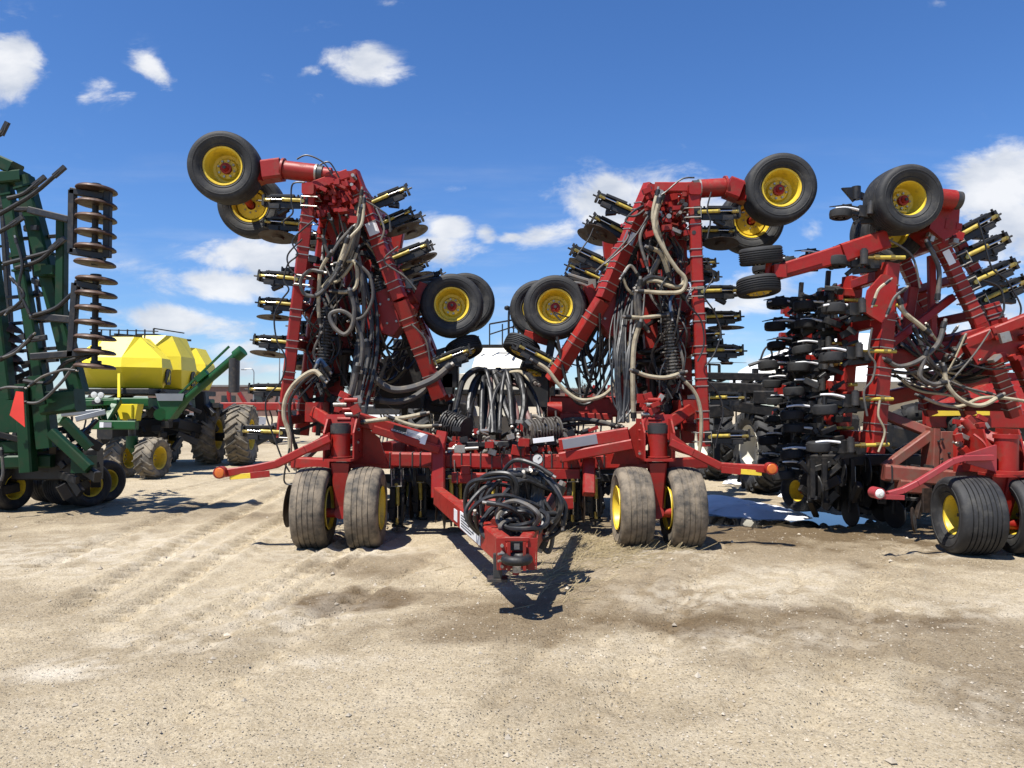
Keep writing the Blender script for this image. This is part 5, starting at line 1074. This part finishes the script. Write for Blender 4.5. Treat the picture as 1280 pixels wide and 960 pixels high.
# ------------------------------------------------------------------ green cultivator, cut off by the left edge
D3 = thing('field_cultivator', (-7.6, 12, 0), 'dark green folded cultivator at the left edge with stacked rusty disc gangs', 'cultivator')
mb = MB(); Yg = 11.6
for a, b, wd in (((30, 222), (99, 492), .23), ((8, 232), (52, 480), .16), ((-26, 200), (10, 500), .2)):
    mb.beam(P(*a, Yg), P(*b, Yg), wd, wd, up=YA)
    for t in (.05, .36, .43): mb.strap(P(*a, Yg).lerp(P(*b, Yg), t), P(*b, Yg) - P(*a, Yg), wd, wd, YA, 0, .03, .04)
mb.beam(P(78, 276, 11.3), P(77, 396, 11.3), .13, .15, up=YA); mb.box(P(60, 340, 11.5), (.2, .4, .18)); mb.box(P(66, 339, 11.4), (.2, .3, .14)); 
mb.beam(P(0, 203, Yg), P(20, 212, Yg), .2, .3, up=YA); mb.beam(P(0, 225, Yg), P(32, 222, Yg), .18, .3, up=YA); mb.beam(P(-20, 560, 11.6), P(56, 556, 11.8), .22, .2); mb.beam(P(-20, 578, 11.6), P(66, 576, 11.8), .22, .2)
mb.beam(P(56, 505, 11.4), P(100, 500, 11.4), .34, .3, up=YA); mb.beam(P(50, 470, 11.6), P(60, 560, 11.6), .26, .26, up=YA); mb.beam(P(64, 540, 11.2), P(112, 585, 11.2), .14, .14, up=YA); mb.beam(P(80, 525, 11.2), P(112, 560, 11.3), .12, .12, up=YA); mb.box(P(105, 580, 11.4), (.25, .3, .25)); mb.box(P(20, 520, 11.7), (.5, .4, .5))
mb.beam(P(30, 480, 11.5), P(36, 590, 11.5), .2, .2, up=YA); mb.plate([P(45, 480, 11.1), P(52, 480, 11.1), P(56, 505, 11.1), P(44, 508, 11.1)], (0, .05, 0))
part('wing_frame', mb, M['dgreen'], D3)
mb = MB()
mb.beam(P(38, 263, 11.2), P(88, 275, 11.1), .10, .12, up=YA); mb.beam(P(40, 395, 11.3), P(90, 400, 11.2), .11, .12, up=YA); mb.beam(P(20, 262, 11.4), P(42, 262, 11.4), .06, .1, up=YA)
for k in range(34):
    x, y = random.uniform(-5, 48), random.uniform(240, 590); q = P(x, y, random.uniform(11.6, 13)); mb.beam(q, q + V((random.uniform(-.5, .5), random.uniform(-.3, .3), random.uniform(-.12, .2))), random.uniform(.04, .1), random.uniform(.04, .12))
for y in (300, 372, 405, 440, 455):
    mb.beam(P(10, y, 11.9), P(72, y - 5, 11.6), .05, .06, up=YA)
for k in range(50):
    q = P(random.uniform(10, 120), 560, random.uniform(11.4, 12.8)); q.z = random.uniform(.25, 1.3); mb.beam(q, q + V((random.uniform(-.4, .4), random.uniform(-.3, .3), random.uniform(-.25, .25))), random.uniform(.05, .14), random.uniform(.05, .16))
mb.beam(P(2, 230, 12.2), P(24, 600, 12.2), .07, .1, up=YA); mb.beam(P(0, 580, 12), P(125, 580, 12), .2, .5)
for x in (12, 32): mb.beam(P(x, 255, 11.9), P(x + 28, 470, 11.9), .05, .05, up=YA)
part('linkage', mb, M['black'], D3)
def disc_gang(x, ys, fr, bars):
    mb = MB(); Y = 11.1
    mb.cyl(P(x - 1, ys[0] - 4, Y), P(x - 3, ys[-1] + 6, Y), .045, 10)
    for a, b in bars: mb.beam(P(*a, Y - .02), P(*b, Y - .02), .10, .10, up=YA)
    for y in ys: mb.cyl(P(x - 1, y - 4, Y), P(x - 1, y + 4, Y), .075, 12)
    g = part('disc_gang', mb, M['black'], D3)
    for i, y in enumerate(ys):
        mb = MB(); mb.lathe([(.001, .035), (.10, .035), (.20, .03), (.25, .02), (.278, .0), (.285, -.02), (.275, -.03), (.2, -.032), (.05, -.032), (.001, -.032)], AXM(P(x - i * .4, y, Y) - V((0, 0, .03)), (.07, .03, 1)), n=36)
        part('disc', mb, M['rust'], g)
disc_gang(121, (234, 252, 270, 289, 307, 326), None, [((91, 238), (90, 316)), ((89, 239), (131, 246)), ((89, 314), (131, 321)), ((135, 240), (134, 322))])
disc_gang(121, (347, 365, 383, 401, 419, 437, 455), None, [((95, 354), (89, 446)), ((95, 354), (124, 360)), ((40, 446), (122, 440))])
for pts in ([(-5, 270), (20, 256), (45, 240), (75, 214)], [(10, 248), (30, 242), (50, 226)], [(-5, 292), (10, 284), (22, 276)], [(-4, 170), (3, 166), (6, 160)], [(5, 330), (35, 322), (62, 314), (75, 303)], [(20, 335), (50, 325), (70, 306)], [(40, 395), (70, 385), (92, 366), (108, 362)], [(0, 450), (20, 438), (38, 425), (50, 423)], [(30, 476), (60, 478), (80, 455), (105, 445)], [(-5, 395), (10, 388), (22, 384)]):
    mb = MB(); mb.tube([P(x, y, 11.2) for x, y in pts], .035, 8, taper=.03)
    e = P(*pts[-1], 11.2); f_ = P(*pts[-2], 11.2); d = (e - f_).normalized(); mb.beam(e - d * .12, e + d * .1, .08, .05, up=YA, c=.01); part('shank', mb, M['black'], D3)
for k in range(5):
    mb = MB(); mb.lathe([(.001, .10), (.06, .10), (.16, .075), (.24, .03), (.282, -.02), (.285, -.035), (.22, .01), (.05, .075), (.001, .075)], AXM(P(4, 410 + k * 12, 11.8), (.2, 0, 1)), n=24); part('disc', mb, M['rust'], D3)
for i, (x, Y, ax) in enumerate(((128, 13.0, (1, -.45, 0)), (108, 12.4, (1, -.5, 0)), (84, 12.6, (1, -.3, 0)), (62, 13.0, (1, -.2, 0)), (10, 12.0, (1, -.2, 0)))):
    c = P(x, 595, Y); c.z = .37; wheel(D3, c, ax, 'clean', .76)
for p, m_ in (([(0, 388 + 60), (20, 440), (40, 420)], 'grey'), ([(30, 503), (50, 502), (75, 480), (95, 455), (112, 445)], 'grey'), ([(-3, 487), (10, 484), (28, 485)], 'grey'), ([(2, 565), (4, 590), (0, 605)], 'grey'), ([(20, 300), (28, 330), (24, 360), (36, 390)], 'hose'), ([(16, 350), (30, 370), (10, 390)], 'hose'), ([(40, 480), (55, 470), (80, 462), (92, 463)], 'grey')):
    phose(D3, p, 11.1, .022, m_)
mb = MB(); mb.plate([P(20, 489, 11.0), P(29, 490, 11.0), P(30, 512, 11.0), P(31, 534, 11.0), P(12, 519, 11.0)], (0, .01, 0)); fl = link('warning_flag', mb.mesh('warning_flag', M['flag'], D3.location), D3)

# ------------------------------------------------------------------ yellow air cart behind on the left
K = thing('air_cart', (-9.9, 19.5, 0), 'yellow three-hump seed tank on a green wheeled frame with unloading auger', 'air cart')
def octo(x0, x1, y0, y1, cx, cy, z): return [V(p) for p in ((x0 + cx, y0, z), (x1 - cx, y0, z), (x1, y0 + cy, z), (x1, y1 - cy, z), (x1 - cx, y1, z), (x0 + cx, y1, z), (x0, y1 - cy, z), (x0, y0 + cy, z))]
def tank(y0, y1, zt, tx0, tx1, cz=0.):
    mb = MB(); rings = [octo(-11.05, -8.9, y0 + .35, y1 - .3, .75, .4, 2.12), octo(-11.25, -8.78, y0, y1, .8, .45, 2.62), octo(-11.15, -8.83, y0 + .08, y1 - .06, .78, .45, 2.86 + cz), octo(tx0, tx1, y0 + .5, y1 - .25, .10, .12, zt)]
    vs = [p for r in rings for p in r]; fs = [(k * 8 + i, k * 8 + (i + 1) % 8, k * 8 + 8 + (i + 1) % 8, k * 8 + 8 + i) for k in range(3) for i in range(8)] + [tuple(range(24, 32)), tuple(range(8))[::-1]]
    mb.add(vs, fs); return part('tank', mb, M['tanky'], K)
tk1 = tank(18.4, 19.9, 3.40, -10.35, -9.42); tk2 = tank(19.5, 21.4, 3.54, -10.2, -9.12, .12); tk3 = tank(21.1, 22.8, 3.34, -9.9, -9.15)
for tk, yb in ((tk1, 19.2), (tk2, 20.7)):
    mb = MB(); x = -8.80; z0 = 2.40
    mb.plate([(x, yb + .13 * c_, z0 + .20 * s_) for c_, s_ in ((-.6, -1), (.6, -1), (1, -.7), (1, .7), (.6, 1), (-.6, 1), (-1, .7), (-1, -.7))], (.03, 0, 0)); bd = part('badge', mb, M['black'], tk)
    mb = MB(); mb.plate([(x + .03, yb + a * .1, z0 + b_ * .16) for a, b_ in ((-.8, -.8), (-.5, -.1), (.1, .1), (.4, .9), (.5, .5), (.8, .4), (.45, .1), (.3, -.3), (.6, -.8), (.3, -.7), (0, -.3), (-.4, -.5), (-.6, -.9))], (.012, 0, 0)); part('emblem', mb, M['tanky'], bd)
mb = MB()
mb.beam((-10.0, 18.9, 3.46), (-9.6, 22.4, 3.62), .06, .06); mb.box((-9.9, 19.25, 3.42), (.6, .6, .06)); mb.box((-9.9, 20.6, 3.58), (.6, .7, .06)); mb.box((-9.9, 22.1, 3.57), (.5, .5, .06))
for k in range(6): mb.cyl((-10.4 + k * .22, 19.0, 3.38), (-10.4 + k * .22, 19.0, 3.60), .02, 7)
mb.beam((-10.7, 19.0, 3.60), (-9.1, 19.3, 3.58), .025, .025); mb.beam((-9.6, 20.1, 3.74), (-9.0, 20.6, 3.66), .03, .03); mb.beam((-9.6, 20.1, 3.6), (-9.6, 20.1, 3.74), .04, .04); mb.tube([(-10.9, 18.8, 2.9), (-10.9, 18.8, 3.7), (-10.5, 18.8, 3.72), (-10.5, 18.8, 3.0)], .02, 6)
part('lid_rack', mb, M['black'], K)
mb = MB()
mb.beam((-10.0, 18.2, 1.72), (-10.0, 23, 1.72), .22, .3); mb.beam((-9.2, 18.4, 1.72), (-9.2, 23, 1.72), .22, .3); mb.beam((-11.2, 18.3, 1.75), (-8.8, 18.3, 1.75), .22, .22)
mb.beam(P(66, 510, 17.6), P(118, 508, 17.6), .3, .15, up=YA); mb.beam(P(72, 530, 17.2), P(92, 497, 17.6), .16, .16, up=YA); mb.beam(P(132, 527, 17.2), P(148, 500, 17.6), .16, .16, up=YA); mb.beam(P(82, 505, 17.5), P(148, 503, 17.5), .14, .14, up=YA)
mb.beam(P(116, 531, 17.0), P(171, 531.5, 17.0), .17, .2); mb.cyl(P(165, 545, 17.2), P(165, 560, 17.2), .13, 14); mb.cyl(P(165, 536, 17.2), P(165, 546, 17.2), .08, 12, 1); mb.cyl(P(165, 524, 17.2), P(165, 530, 17.2), .09, 12, 1); mb.beam(P(165, 555, 17.2), P(178, 575, 17.4), .2, .2, up=YA)
for k in range(7): mb.beam(P(128 + k * 4, 534, 17.3), P(118 + k * 4, 505, 17.6), .04, .06, up=YA)
part('frame', mb, [M['green'], M['dark']], K)
mb = MB(); mb.beam(P(125, 531, 16.9) - YA * .02, P(130, 531, 16.9) - YA * .02, .004, .12, c=.0005); mb.beam(P(130, 531, 16.9) - YA * .02, P(140, 531.2, 16.9) - YA * .02, .004, .11, c=.0005, mi=1); part('decal', mb, [M['decal'], M['silver']], K)
mb = MB(); mb.beam(P(80, 518, 17), P(130, 514, 17.2), .1, .4, up=YA); mb.beam(P(95, 524, 16.8), P(132, 515, 17.0), .12, .1, up=YA); part('walkway', mb, M['steelg'], K)
mb = MB()
for x, y in ((117.5, 493.5), (126, 494), (122, 500)): mb.lathe([(.001, -.10), (.05, -.09), (.07, 0), (.062, .012), (.001, .02)], AXM(P(x, y, 17.2), (.1, -1, 0)), n=16, mi=0); mb.cyl(P(x, y, 17.2), P(x, y + 3, 17.25), .02, 6, 1)
mb.beam(P(116, 503, 17.3), P(128, 503, 17.3), .1, .1, mi=1); part('work_lights', mb, [M['lens'], M['black']], K)
mb = MB(); mb.beam((-11.1, 20.5, 2.02), (-8.9, 20.5, 2.02), 4.2, .14); 
for k in range(60):
    q = V((random.uniform(-10.8, -8.3), random.uniform(18.5, 22.5), random.uniform(.8, 1.9))); mb.beam(q, q + V((random.uniform(-.5, .5), random.uniform(-.4, .4), random.uniform(-.3, .3))), random.uniform(.06, .25), random.uniform(.06, .2))
mb.beam((-9.9, 18.3, 1.1), (-9.5, 22.5, 1.1), .4, .5); mb.beam((-8.9, 19.8, 1.2), (-8.6, 21.5, .9), .3, .3)
part('undercarriage', mb, M['black'], K)
mb = MB(); mb.box(P(160, 515, 17.9), (.36, .3, .34)); mb.plate([P(148, 505, 17.8), P(172, 505, 17.8), P(168, 526, 17.8), P(153, 526, 17.8)], (0, .3, 0)); part('meter_box', mb, M['tanky'], K)
mb = MB(); mb.beam(P(149, 467, 18.35), P(149, 497, 18.2), .07, .05, up=YA); part('tank_strut', mb, M['tanky'], K)
mb = MB(); a, b = P(205, 522, 17.8), P(299, 442, 17.6); d = (b - a).normalized(); mb.cyl(a, b, .10, 18); mb.cyl(b - d * .1, b + d * .12, .14, 16); mb.beam(a + V((-.05, -.1, .12)), b + V((-.2, -.1, .16)), .04, .05); mb.box(a + (b - a) * .55 + V((-.05, -.05, .14)), (.3, .25, .14), rot=Matrix.Rotation(-.7, 3, 'Y')); ag = part('auger', mb, [M['green']], K)
mb = MB(); q = P(293, 448, 17.6); mb.cyl(q, q - ZA * .80, .125, 16); part('spout', mb, M['dark'], ag)
mb = MB(); mb.add([P(194, 492, 17.6), P(230, 492, 17.6), P(228, 501, 17.6), P(197, 501, 17.6), P(194, 492, 18.3), P(230, 492, 18.3), P(228, 501, 18.3), P(197, 501, 18.3)], [(0, 1, 2, 3), (7, 6, 5, 4), (0, 4, 5, 1), (1, 5, 6, 2), (3, 2, 6, 7), (0, 3, 7, 4)]); hp = part('auger_hopper', mb, M['steelg'], K)
mb = MB(); mb.plate([P(196, 501, 17.65), P(229, 501, 17.65), P(212, 524, 17.65), P(204, 524, 17.65)], (0, .4, 0)); mb.cyl(P(200, 518, 17.6), P(200, 518, 18), .14, 14); part('hopper_chute', mb, M['green'], hp)
LG = {'s': mk_lugtyre(.96, .44, .25, 16, lh=.035), 'b': mk_lugtyre(1.72, .62, .42, 20, lh=.05), 'k': mk_lugtyre(1.66, .60, .47, 20, 'tyre', lh=.06)}
def lugwheel(root, c, ax, kind, rr, wd, rimm='yellow', spin=0.):
    me_ = RIMS.setdefault((rr, wd, rimm), mk_rim(rr, wd, rimm)); o = link('wheel', me_, root, AXM(V(c) - origin(root), ax) @ Matrix.Rotation(spin, 4, 'Z')); link('tyre', LG[kind], o); return o
RIMS = {}
for px, Y in ((154, 17.6), (191, 17.3)):
    c = P(px, 575, Y); c.z = .47; lugwheel(K, c, (.99, -.12, 0), 's', .25, .44, spin=px)
for px, Y in ((262, 21.6), (303, 21.4)):
    c = P(px, 545, Y); c.z = .85; lugwheel(K, c, (1, .12, 0), 'b', .42, .62, spin=px)
c = P(205, 545, 22); c.z = .85; lugwheel(K, c, (1, .12, 0), 'b', .42, .62)
mb = MB(); mb.cyl(P(210, 546, 22), P(308, 546, 21.2), .12, 12); mb.beam(P(252, 490, 21), P(256, 545, 21), .3, .3, up=YA); part('axle', mb, M['black'], K)

# ------------------------------------------------------------------ cream air cart right behind the middle drill
K2 = thing('air_cart', (.0, 15.5, 0), 'cream seed tank cart with a railed top platform, seen behind the middle drill', 'air cart')
mb = MB()
def ring(px0, px1, py, Y0, Y1): a, b = P(px0, py, Y0), P(px1, py, Y0); return [V((a.x, Y0, a.z)), V((b.x, Y0, b.z)), V((b.x, Y1, a.z)), V((a.x, Y1, a.z))]
def loft(mb, rings):
    n = len(rings[0]); vs = [p for r in rings for p in r]
    mb.add(vs, [(k * n + i, k * n + (i + 1) % n, (k + 1) * n + (i + 1) % n, (k + 1) * n + i) for k in range(len(rings) - 1) for i in range(n)] + [tuple(range(n))[::-1], tuple(range((len(rings) - 1) * n, len(rings) * n))])
loft(mb, [ring(596, 644, 556, 14.35, 16), ring(574, 662, 520, 14.12, 17.2), ring(572, 664, 486, 14.15, 17.2), ring(574, 662, 467, 14.15, 17.2), ring(588, 658, 465.5, 14.25, 17), ring(594, 656, 446, 14.42, 17), ring(600, 652, 435, 14.75, 16.8)])
part('tank', mb, M['creamp'], K2)
mb = MB(); z0 = P(640, 433, 14.3).z; mb.box(((625 - 640) / F * 14.9, 15.75, P(640, 433, 14.9).z), (.8, 2.0, .05))
for x in (598, 612, 628, 642, 652): mb.beam(P(x, 434, 14.4), P(x, 405 if x > 605 else 420, 14.4), .025, .025)
mb.beam(P(612, 418, 14.4), P(652, 405, 14.4), .025, .025); mb.beam(P(612, 405, 14.4), P(652, 398, 14.4), .03, .03)
mb.tube([P(636, 434, 14.3), P(636, 395, 14.3), P(638, 384, 14.3), P(644, 380, 14.3), P(648, 386, 14.3), P(648, 434, 14.3)], .022, 7); mb.lathe([(.001, .05), (.05, .03), (.06, 0), (.05, -.03), (.001, -.05)], Matrix.Translation(P(634, 385, 14.3)), n=12); mb.beam(P(634, 385, 14.3), P(640, 386, 14.3), .02, .02)
for y in (390, 400, 410, 420): mb.beam(P(640, y, 14.3), P(648, y, 14.3), .02, .02)
part('platform', mb, M['black'], K2)
mb = MB(); mb.beam((-1.2, 14.6, 1.0), (1.2, 14.6, 1.0), .25, .25); mb.beam((-.6, 14.4, .9), (-.6, 17, .9), .2, .2); mb.beam((.6, 14.4, .9), (.6, 17, .9), .2, .2); mb.box(P(500, 480, 13.8), (.9, .5, .9)); mb.beam(P(470, 500, 14), P(560, 500, 14), .25, .2); mb.box(P(505, 445, 14), (.35, .4, .6)); mb.beam(P(530, 505, 14), P(590, 515, 14.2), .3, .3)
mb.beam(P(470, 490, 14.1), P(700, 490, 14.1), .1, .1, up=YA); mb.beam(P(506, 440, 14), P(506, 600, 14), .12, .12, up=YA); mb.beam(P(600, 490, 14.1), (-.6, 14.4, .9), .1, .1, up=YA); mb.beam(P(688, 540, 14.1), (.6, 14.4, .9), .12, .12, up=YA); mb.beam(P(545, 490, 14), P(548, 560, 14), .12, .12, up=YA); mb.box(P(680, 480, 14.2), (.4, .5, .5)); mb.beam(P(664, 480, 14.2), P(700, 545, 14.2), .12, .12, up=YA)
part('frame', mb, M['black'], K2)
for px in (520, 700):
    c = P(px, 560, 15.5); c.z = .91; lugwheel(K2, c, (-1 if px < 640 else 1, -.05, 0), 'k', .47, .60, 'creamp')

# ------------------------------------------------------------------ white tank cart on the right
K3 = thing('air_cart', (6.2, 15.5, 0), 'white domed tank cart with black frame and one huge cream rimmed tyre beside the puddle', 'air cart')
mb = MB(); cx = (1075 - 640) / F * 17.5; prof = [(.001, 3.35), (.7, 3.30), (1.4, 3.12), (2.1, 2.85), (2.7, 2.52), (2.95, 2.3), (2.98, 2.15), (2.8, 2.0), (1.6, 1.55), (.7, 1.2), (.001, 1.2)]
mb.lathe(prof, Matrix.Translation((cx, 17.5, 0)) @ Matrix.Diagonal((1, .8, 1, 1)), n=48); part('tank', mb, M['white'], K3)
mb = MB(); mb.plate([P(984, 460, 14.6), P(1016, 460, 14.6), P(1020, 474, 14.6), P(976, 474, 14.6)], (0, 1.0, .15)); part('tool_box', mb, M['creamp'], K3)
mb = MB(); mb.tube([P(936, 457, 15.6), P(960, 449, 15.6), P(990, 440, 15.8), P(1040, 425, 16)], .04, 6); mb.tube([P(950, 452, 15.6), P(955, 438, 15.6), P(961, 433, 15.6), P(965, 442, 15.6), P(964, 448, 15.6)], .022, 7); mb.tube([P(972, 446, 15.6), P(976, 436, 15.7), P(986, 436, 15.7), P(988, 441, 15.7)], .022, 7); mb.tube([P(989, 432, 15.9), P(990, 420, 15.9), P(1008, 409, 15.9), P(1024, 406, 15.9)], .03, 7)
part('hand_rail', mb, M['black'], K3)
mb = MB()
for a, b, wd in (((875, 470), (1000, 472), .14), ((880, 484), (1005, 488), .2), ((885, 500), (950, 490), .12), ((930, 482), (950, 502), .12), ((880, 476), (930, 490), .1), ((940, 497), (1040, 497), .26), ((1000, 500), (1060, 506), .3), ((918, 470), (917, 500), .05), ((882, 455), (900, 456), .04), ((887, 455), (887, 500), .04), ((899, 456), (899, 470), .05), ((900, 505), (1000, 520), .2), ((885, 515), (915, 512), .25), ((896, 500), (896, 580), .12)):
    mb.beam(P(*a, 14.2), P(*b, 14.2), wd, wd * .8, up=YA)
for k in range(40):
    q = P(random.uniform(880, 1005), random.uniform(472, 506), random.uniform(14.3, 16)); mb.beam(q, q + V((random.uniform(-.5, .5), random.uniform(-.3, .3), random.uniform(-.15, .15))), random.uniform(.04, .12), random.uniform(.04, .12))
mb.box(P(944, 464, 14.2), (.10, .1, .10)); mb.beam(P(985, 530, 15.6), P(1060, 540, 15.6), .7, .9, up=YA)
part('frame', mb, M['black'], K3)
c = P(951, 560, 14.6); c.z = .81; lugwheel(K3, c, (-1, -.07, 0), 'k', .47, .60, 'creamp', .2); c = P(890, 560, 17.2); c.z = .81; lugwheel(K3, c, (-1, -.07, 0), 'k', .47, .60, 'creamp', .6)

# ------------------------------------------------------------------ red seeder with a yellow strip behind the second drill
K4 = thing('grain_cart', (7.6, 13.5, 0), 'red tank machine with a yellow strip, half hidden behind the drill on the right', 'air cart')
mb = MB(); mb.beam(P(1155, 523, 12.5), P(1310, 524, 12.5), .10, .3); mb.add([], []); mb.box(P(1230, 485, 13.4), (1.6, .7, .52)); mb.plate([P(1168, 512, 12.6), P(1330, 516, 12.6), P(1330, 470, 12.8), P(1235, 480, 12.8)], (0, .5, 0)); mb.beam(P(1150, 478, 13), P(1310, 450, 13), .12, .1, up=YA)
mb.beam(P(1240, 520, 13), P(1240, 600, 13), .2, .2, up=YA); part('tank', mb, M['red'], K4)
mb = MB(); mb.beam(P(1162, 515, 12.4), P(1236, 514, 12.4), .14, .05, up=YA); part('strip', mb, M['yellow'], K4)
mb = MB(); mb.beam(P(1190, 540, 13), P(1310, 540, 13), .5, .3); mb.beam(P(1100, 545, 13), P(1200, 560, 13), .9, .4); mb.cyl(P(1248, 546, 12.3), P(1276, 541, 12.2), .04, 8); part('frame', mb, M['black'], K4)
c = P(1160, 545, 12.9); c.z = .90; lugwheel(K4, c, (-.75, -.62, .1), 'k', .47, .60, 'creamp', .3)

# ------------------------------------------------------------------ far background
def wallbox(root, x0, x1, Y0, Y1, h, wm='wallr'):
    mb = MB(); mb.box(((x0 + x1) / 2, (Y0 + Y1) / 2, h / 2), (x1 - x0, Y1 - Y0, h), ch=0.001); part('wall', mb, M[wm], root)
    mb = MB(); mb.box(((x0 + x1) / 2, (Y0 + Y1) / 2, h + .15), (x1 - x0 + .6, Y1 - Y0 + .6, .3), ch=.001); part('roof', mb, M['roof'], root)
    for k in range(4):
        x = x0 + (x1 - x0) * (k + .5) / 4; mb = MB(); mb.box((x, Y0 - .03, h * .45), (2.4, .08, h * .5), ch=.01); part('window', mb, M['glass'], root)
for (x0, x1, Y, h, wm_, lab) in [(-62, -40, 128, 5.0, 'wallr', 'long low brown building far behind the yellow cart spout'), (-135, -104, 150, 6, 'white', 'pale low warehouse on the horizon at the left edge'), (6, 46, 170, 5.5, 'wallr', 'flat brown shed on the horizon behind the red drill'), (62, 90, 160, 6.5, 'white', 'pale shed on the horizon behind the white tank')]:
    b_ = thing('warehouse', ((x0 + x1) / 2, Y, 0), lab, 'building'); wallbox(b_, x0, x1, Y, Y + 14, h, wm_)
for px, h, Y, lab in ((317, 6.0, 95, 'thin grey street lamp beside the brown building'), (349, 9, 95, 'tall thin mast right of the street lamp'), (24, 6.5, 100, 'far street lamp beyond the green cultivator')):
    q = P(px, 508, Y); q.z = 0; mb = MB(); mb.cyl(q, q + ZA * h, .10, 8, r2=.06); lp = tag(link('street_lamp' if h < 8 else 'mast', None), lab, 'street lamp' if h < 8 else 'mast'); lp.location = q; part('pole', mb, M['steelg'], lp)
    if h < 8: mb = MB(); mb.tube([q + ZA * h, q + ZA * (h + .4) - XA * .3, q + ZA * (h + .35) - XA * 1.2], .06, 6); mb.box(q + ZA * (h + .3) - XA * 1.3, (.6, .3, .12)); part('lamp_head', mb, M['steelg'], lp)
def pickup(px, Y, col, lab, yaw=0.):
    q = P(px, 508, Y); q.z = 0; v = thing('pickup_truck', q, lab, 'truck', 'vehicles parked at the back of the yard'); v.rotation_euler.z = yaw
    mb = MB(); mb.plate([(-2.6, -.95, .5), (2.6, -.95, .5), (2.65, -.95, .95), (1.5, -.95, 1.1), (.9, -.95, 1.75), (-.6, -.95, 1.78), (-.75, -.95, 1.1), (-2.6, -.95, 1.1)], (0, 1.9, 0)); link('body', mb.mesh('body', M[col]), v)
    mb = MB(); mb.plate([(1.3, -.97, 1.12), (.85, -.97, 1.65), (-.5, -.97, 1.68), (-.55, -.97, 1.12)], (0, 1.94, 0)); link('window', mb.mesh('window', M['glass']), v)
    for x in (-1.7, 1.7):
        for y in (-.85, .85): mb = MB(); mb.lathe([(.001, .12), (.22, .12), (.38, .11), (.4, 0), (.38, -.11), (.001, -.12)], AXM((x, y, .4), YA), n=20); link('wheel', mb.mesh('wheel', M['tyre']), v)
for a in ((276, 46, 'white', 'white pickup parked between the yellow cart and the red cultivator', 1.0), (262, 62, 'steelg', 'silver pickup parked farther back behind the auger', .2), (12, 58, 'white', 'white pickup far behind the green cultivator', .1), (462, 60, 'white', 'white pickup seen through the left wing of the drill', 0), (725, 64, 'dark', 'dark pickup seen through the right wing of the drill', .1)): pickup(*a)
def implement(px, Y, wd, h, col, lab, grp='implements in the back row', wheels=True):
    q = P(px, 508, Y); q.z = 0; v = thing('cultivator', q, lab, 'cultivator', grp); mb = MB()
    for dy in (0, 1, 2.2): mb.beam((-wd / 2, dy, h), (wd / 2, dy, h), .3, .35)
    for k in range(5): x = -wd / 2 + wd * k / 4; mb.beam((x, 0, h), (x, 2.2, h), .2, .25); mb.beam((x, 1, h), (x + random.uniform(-.4, .4), 1, h + random.uniform(.3, .7)), .16, .16)
    link('frame', mb.mesh('frame', M[col]), v); mb = MB()
    for k in range(int(wd * 3)):
        x = -wd / 2 + k / 3; y = random.choice((0, 1, 2.2)); mb.tube([(x, y, h), (x + .1, y + .35, h * .6), (x, y + .1, .2), (x, y - .15, .1)], .04, 6); mb.beam((x, y, h), (x + random.uniform(-.2, .2), y, h + random.uniform(.1, .55)), .08, .1)
    mb.beam((-wd / 2, 1, h - .12), (wd / 2, 1, h - .12), .1, .1); link('shanks', mb.mesh('shanks', M['black']), v)
    for x in (-wd * .3, wd * .3):
        mb = MB(); mb.lathe([(.001, .12), (.22, .12), (.44, .11), (.48, 0), (.44, -.11), (.001, -.12)], AXM((x, -.5, .48), (1, -.3, 0)), n=22); link('wheel', mb.mesh('wheel', M['tyre']), v)
for a in ((322, 33, 3.2, 1.65, 'red', 'low red cultivator parked behind the dusty rear tyre of the yellow cart'), (480, 30, 4.5, 1.5, 'dark', 'dark cultivator in the back row seen through the left wing'), (738, 32, 3.6, 1.9, 'red', 'red cultivator in the back row behind the right wing'), (560, 38, 4, 1.6, 'dgreen', 'green cultivator in the back row behind the hitch'), (880, 36, 5, 1.7, 'dark', 'dark cultivator in the back row left of the white tank'), (10, 34, 6, 1.8, 'dark', 'dark cultivator in the back row behind the green one'), (1150, 34, 6, 2.0, 'dark', 'dark cultivator in the back row behind the right drill')): implement(*a)
def bare_tree(px, Y, h, lab):
    q = P(px, 508, Y); q.z = 0; t = thing('bare_tree', q, lab, 'tree', 'bare trees on the horizon'); mb = MB(); mb.tube([(0, 0, 0), (.1, 0, h * .3), (0, .1, h * .6)], .22, 7, taper=.1); link('trunk', mb.mesh('trunk', M['wood']), t); mb = MB()
    def br(p, d, L, r_, n_):
        e = p + d * L; mb.tube([p, p + d * L * .5 + V((random.uniform(-.1, .1), 0, .1)) * L, e], r_, 5, taper=r_ * .5, sub=2)
        if n_:
            for _ in range(4): br(p.lerp(e, random.uniform(.4, 1)), (d + V((random.uniform(-.9, .9), random.uniform(-.9, .9), random.uniform(-.1, .6)))).normalized(), L * random.uniform(.5, .75), r_ * .6, n_ - 1)
    for k in range(7): br(V((0, .0, h * random.uniform(.25, .58))), V((random.uniform(-.8, .8), random.uniform(-.8, .8), .8)).normalized(), h * .3, .09, 3)
    link('crown', mb.mesh('crown', M['wood']), t)
for a in ((468, 85, 6.5, 'bare tree seen through the left wing of the middle drill'), (452, 95, 5.5, 'smaller bare tree just left of the one behind the left wing'), (722, 100, 5, 'bare tree behind the hoses of the right wing'), (1125, 90, 6, 'bare tree behind the hoses of the right drill'), (20, 110, 6, 'bare tree at the far left horizon')): bare_tree(*a)
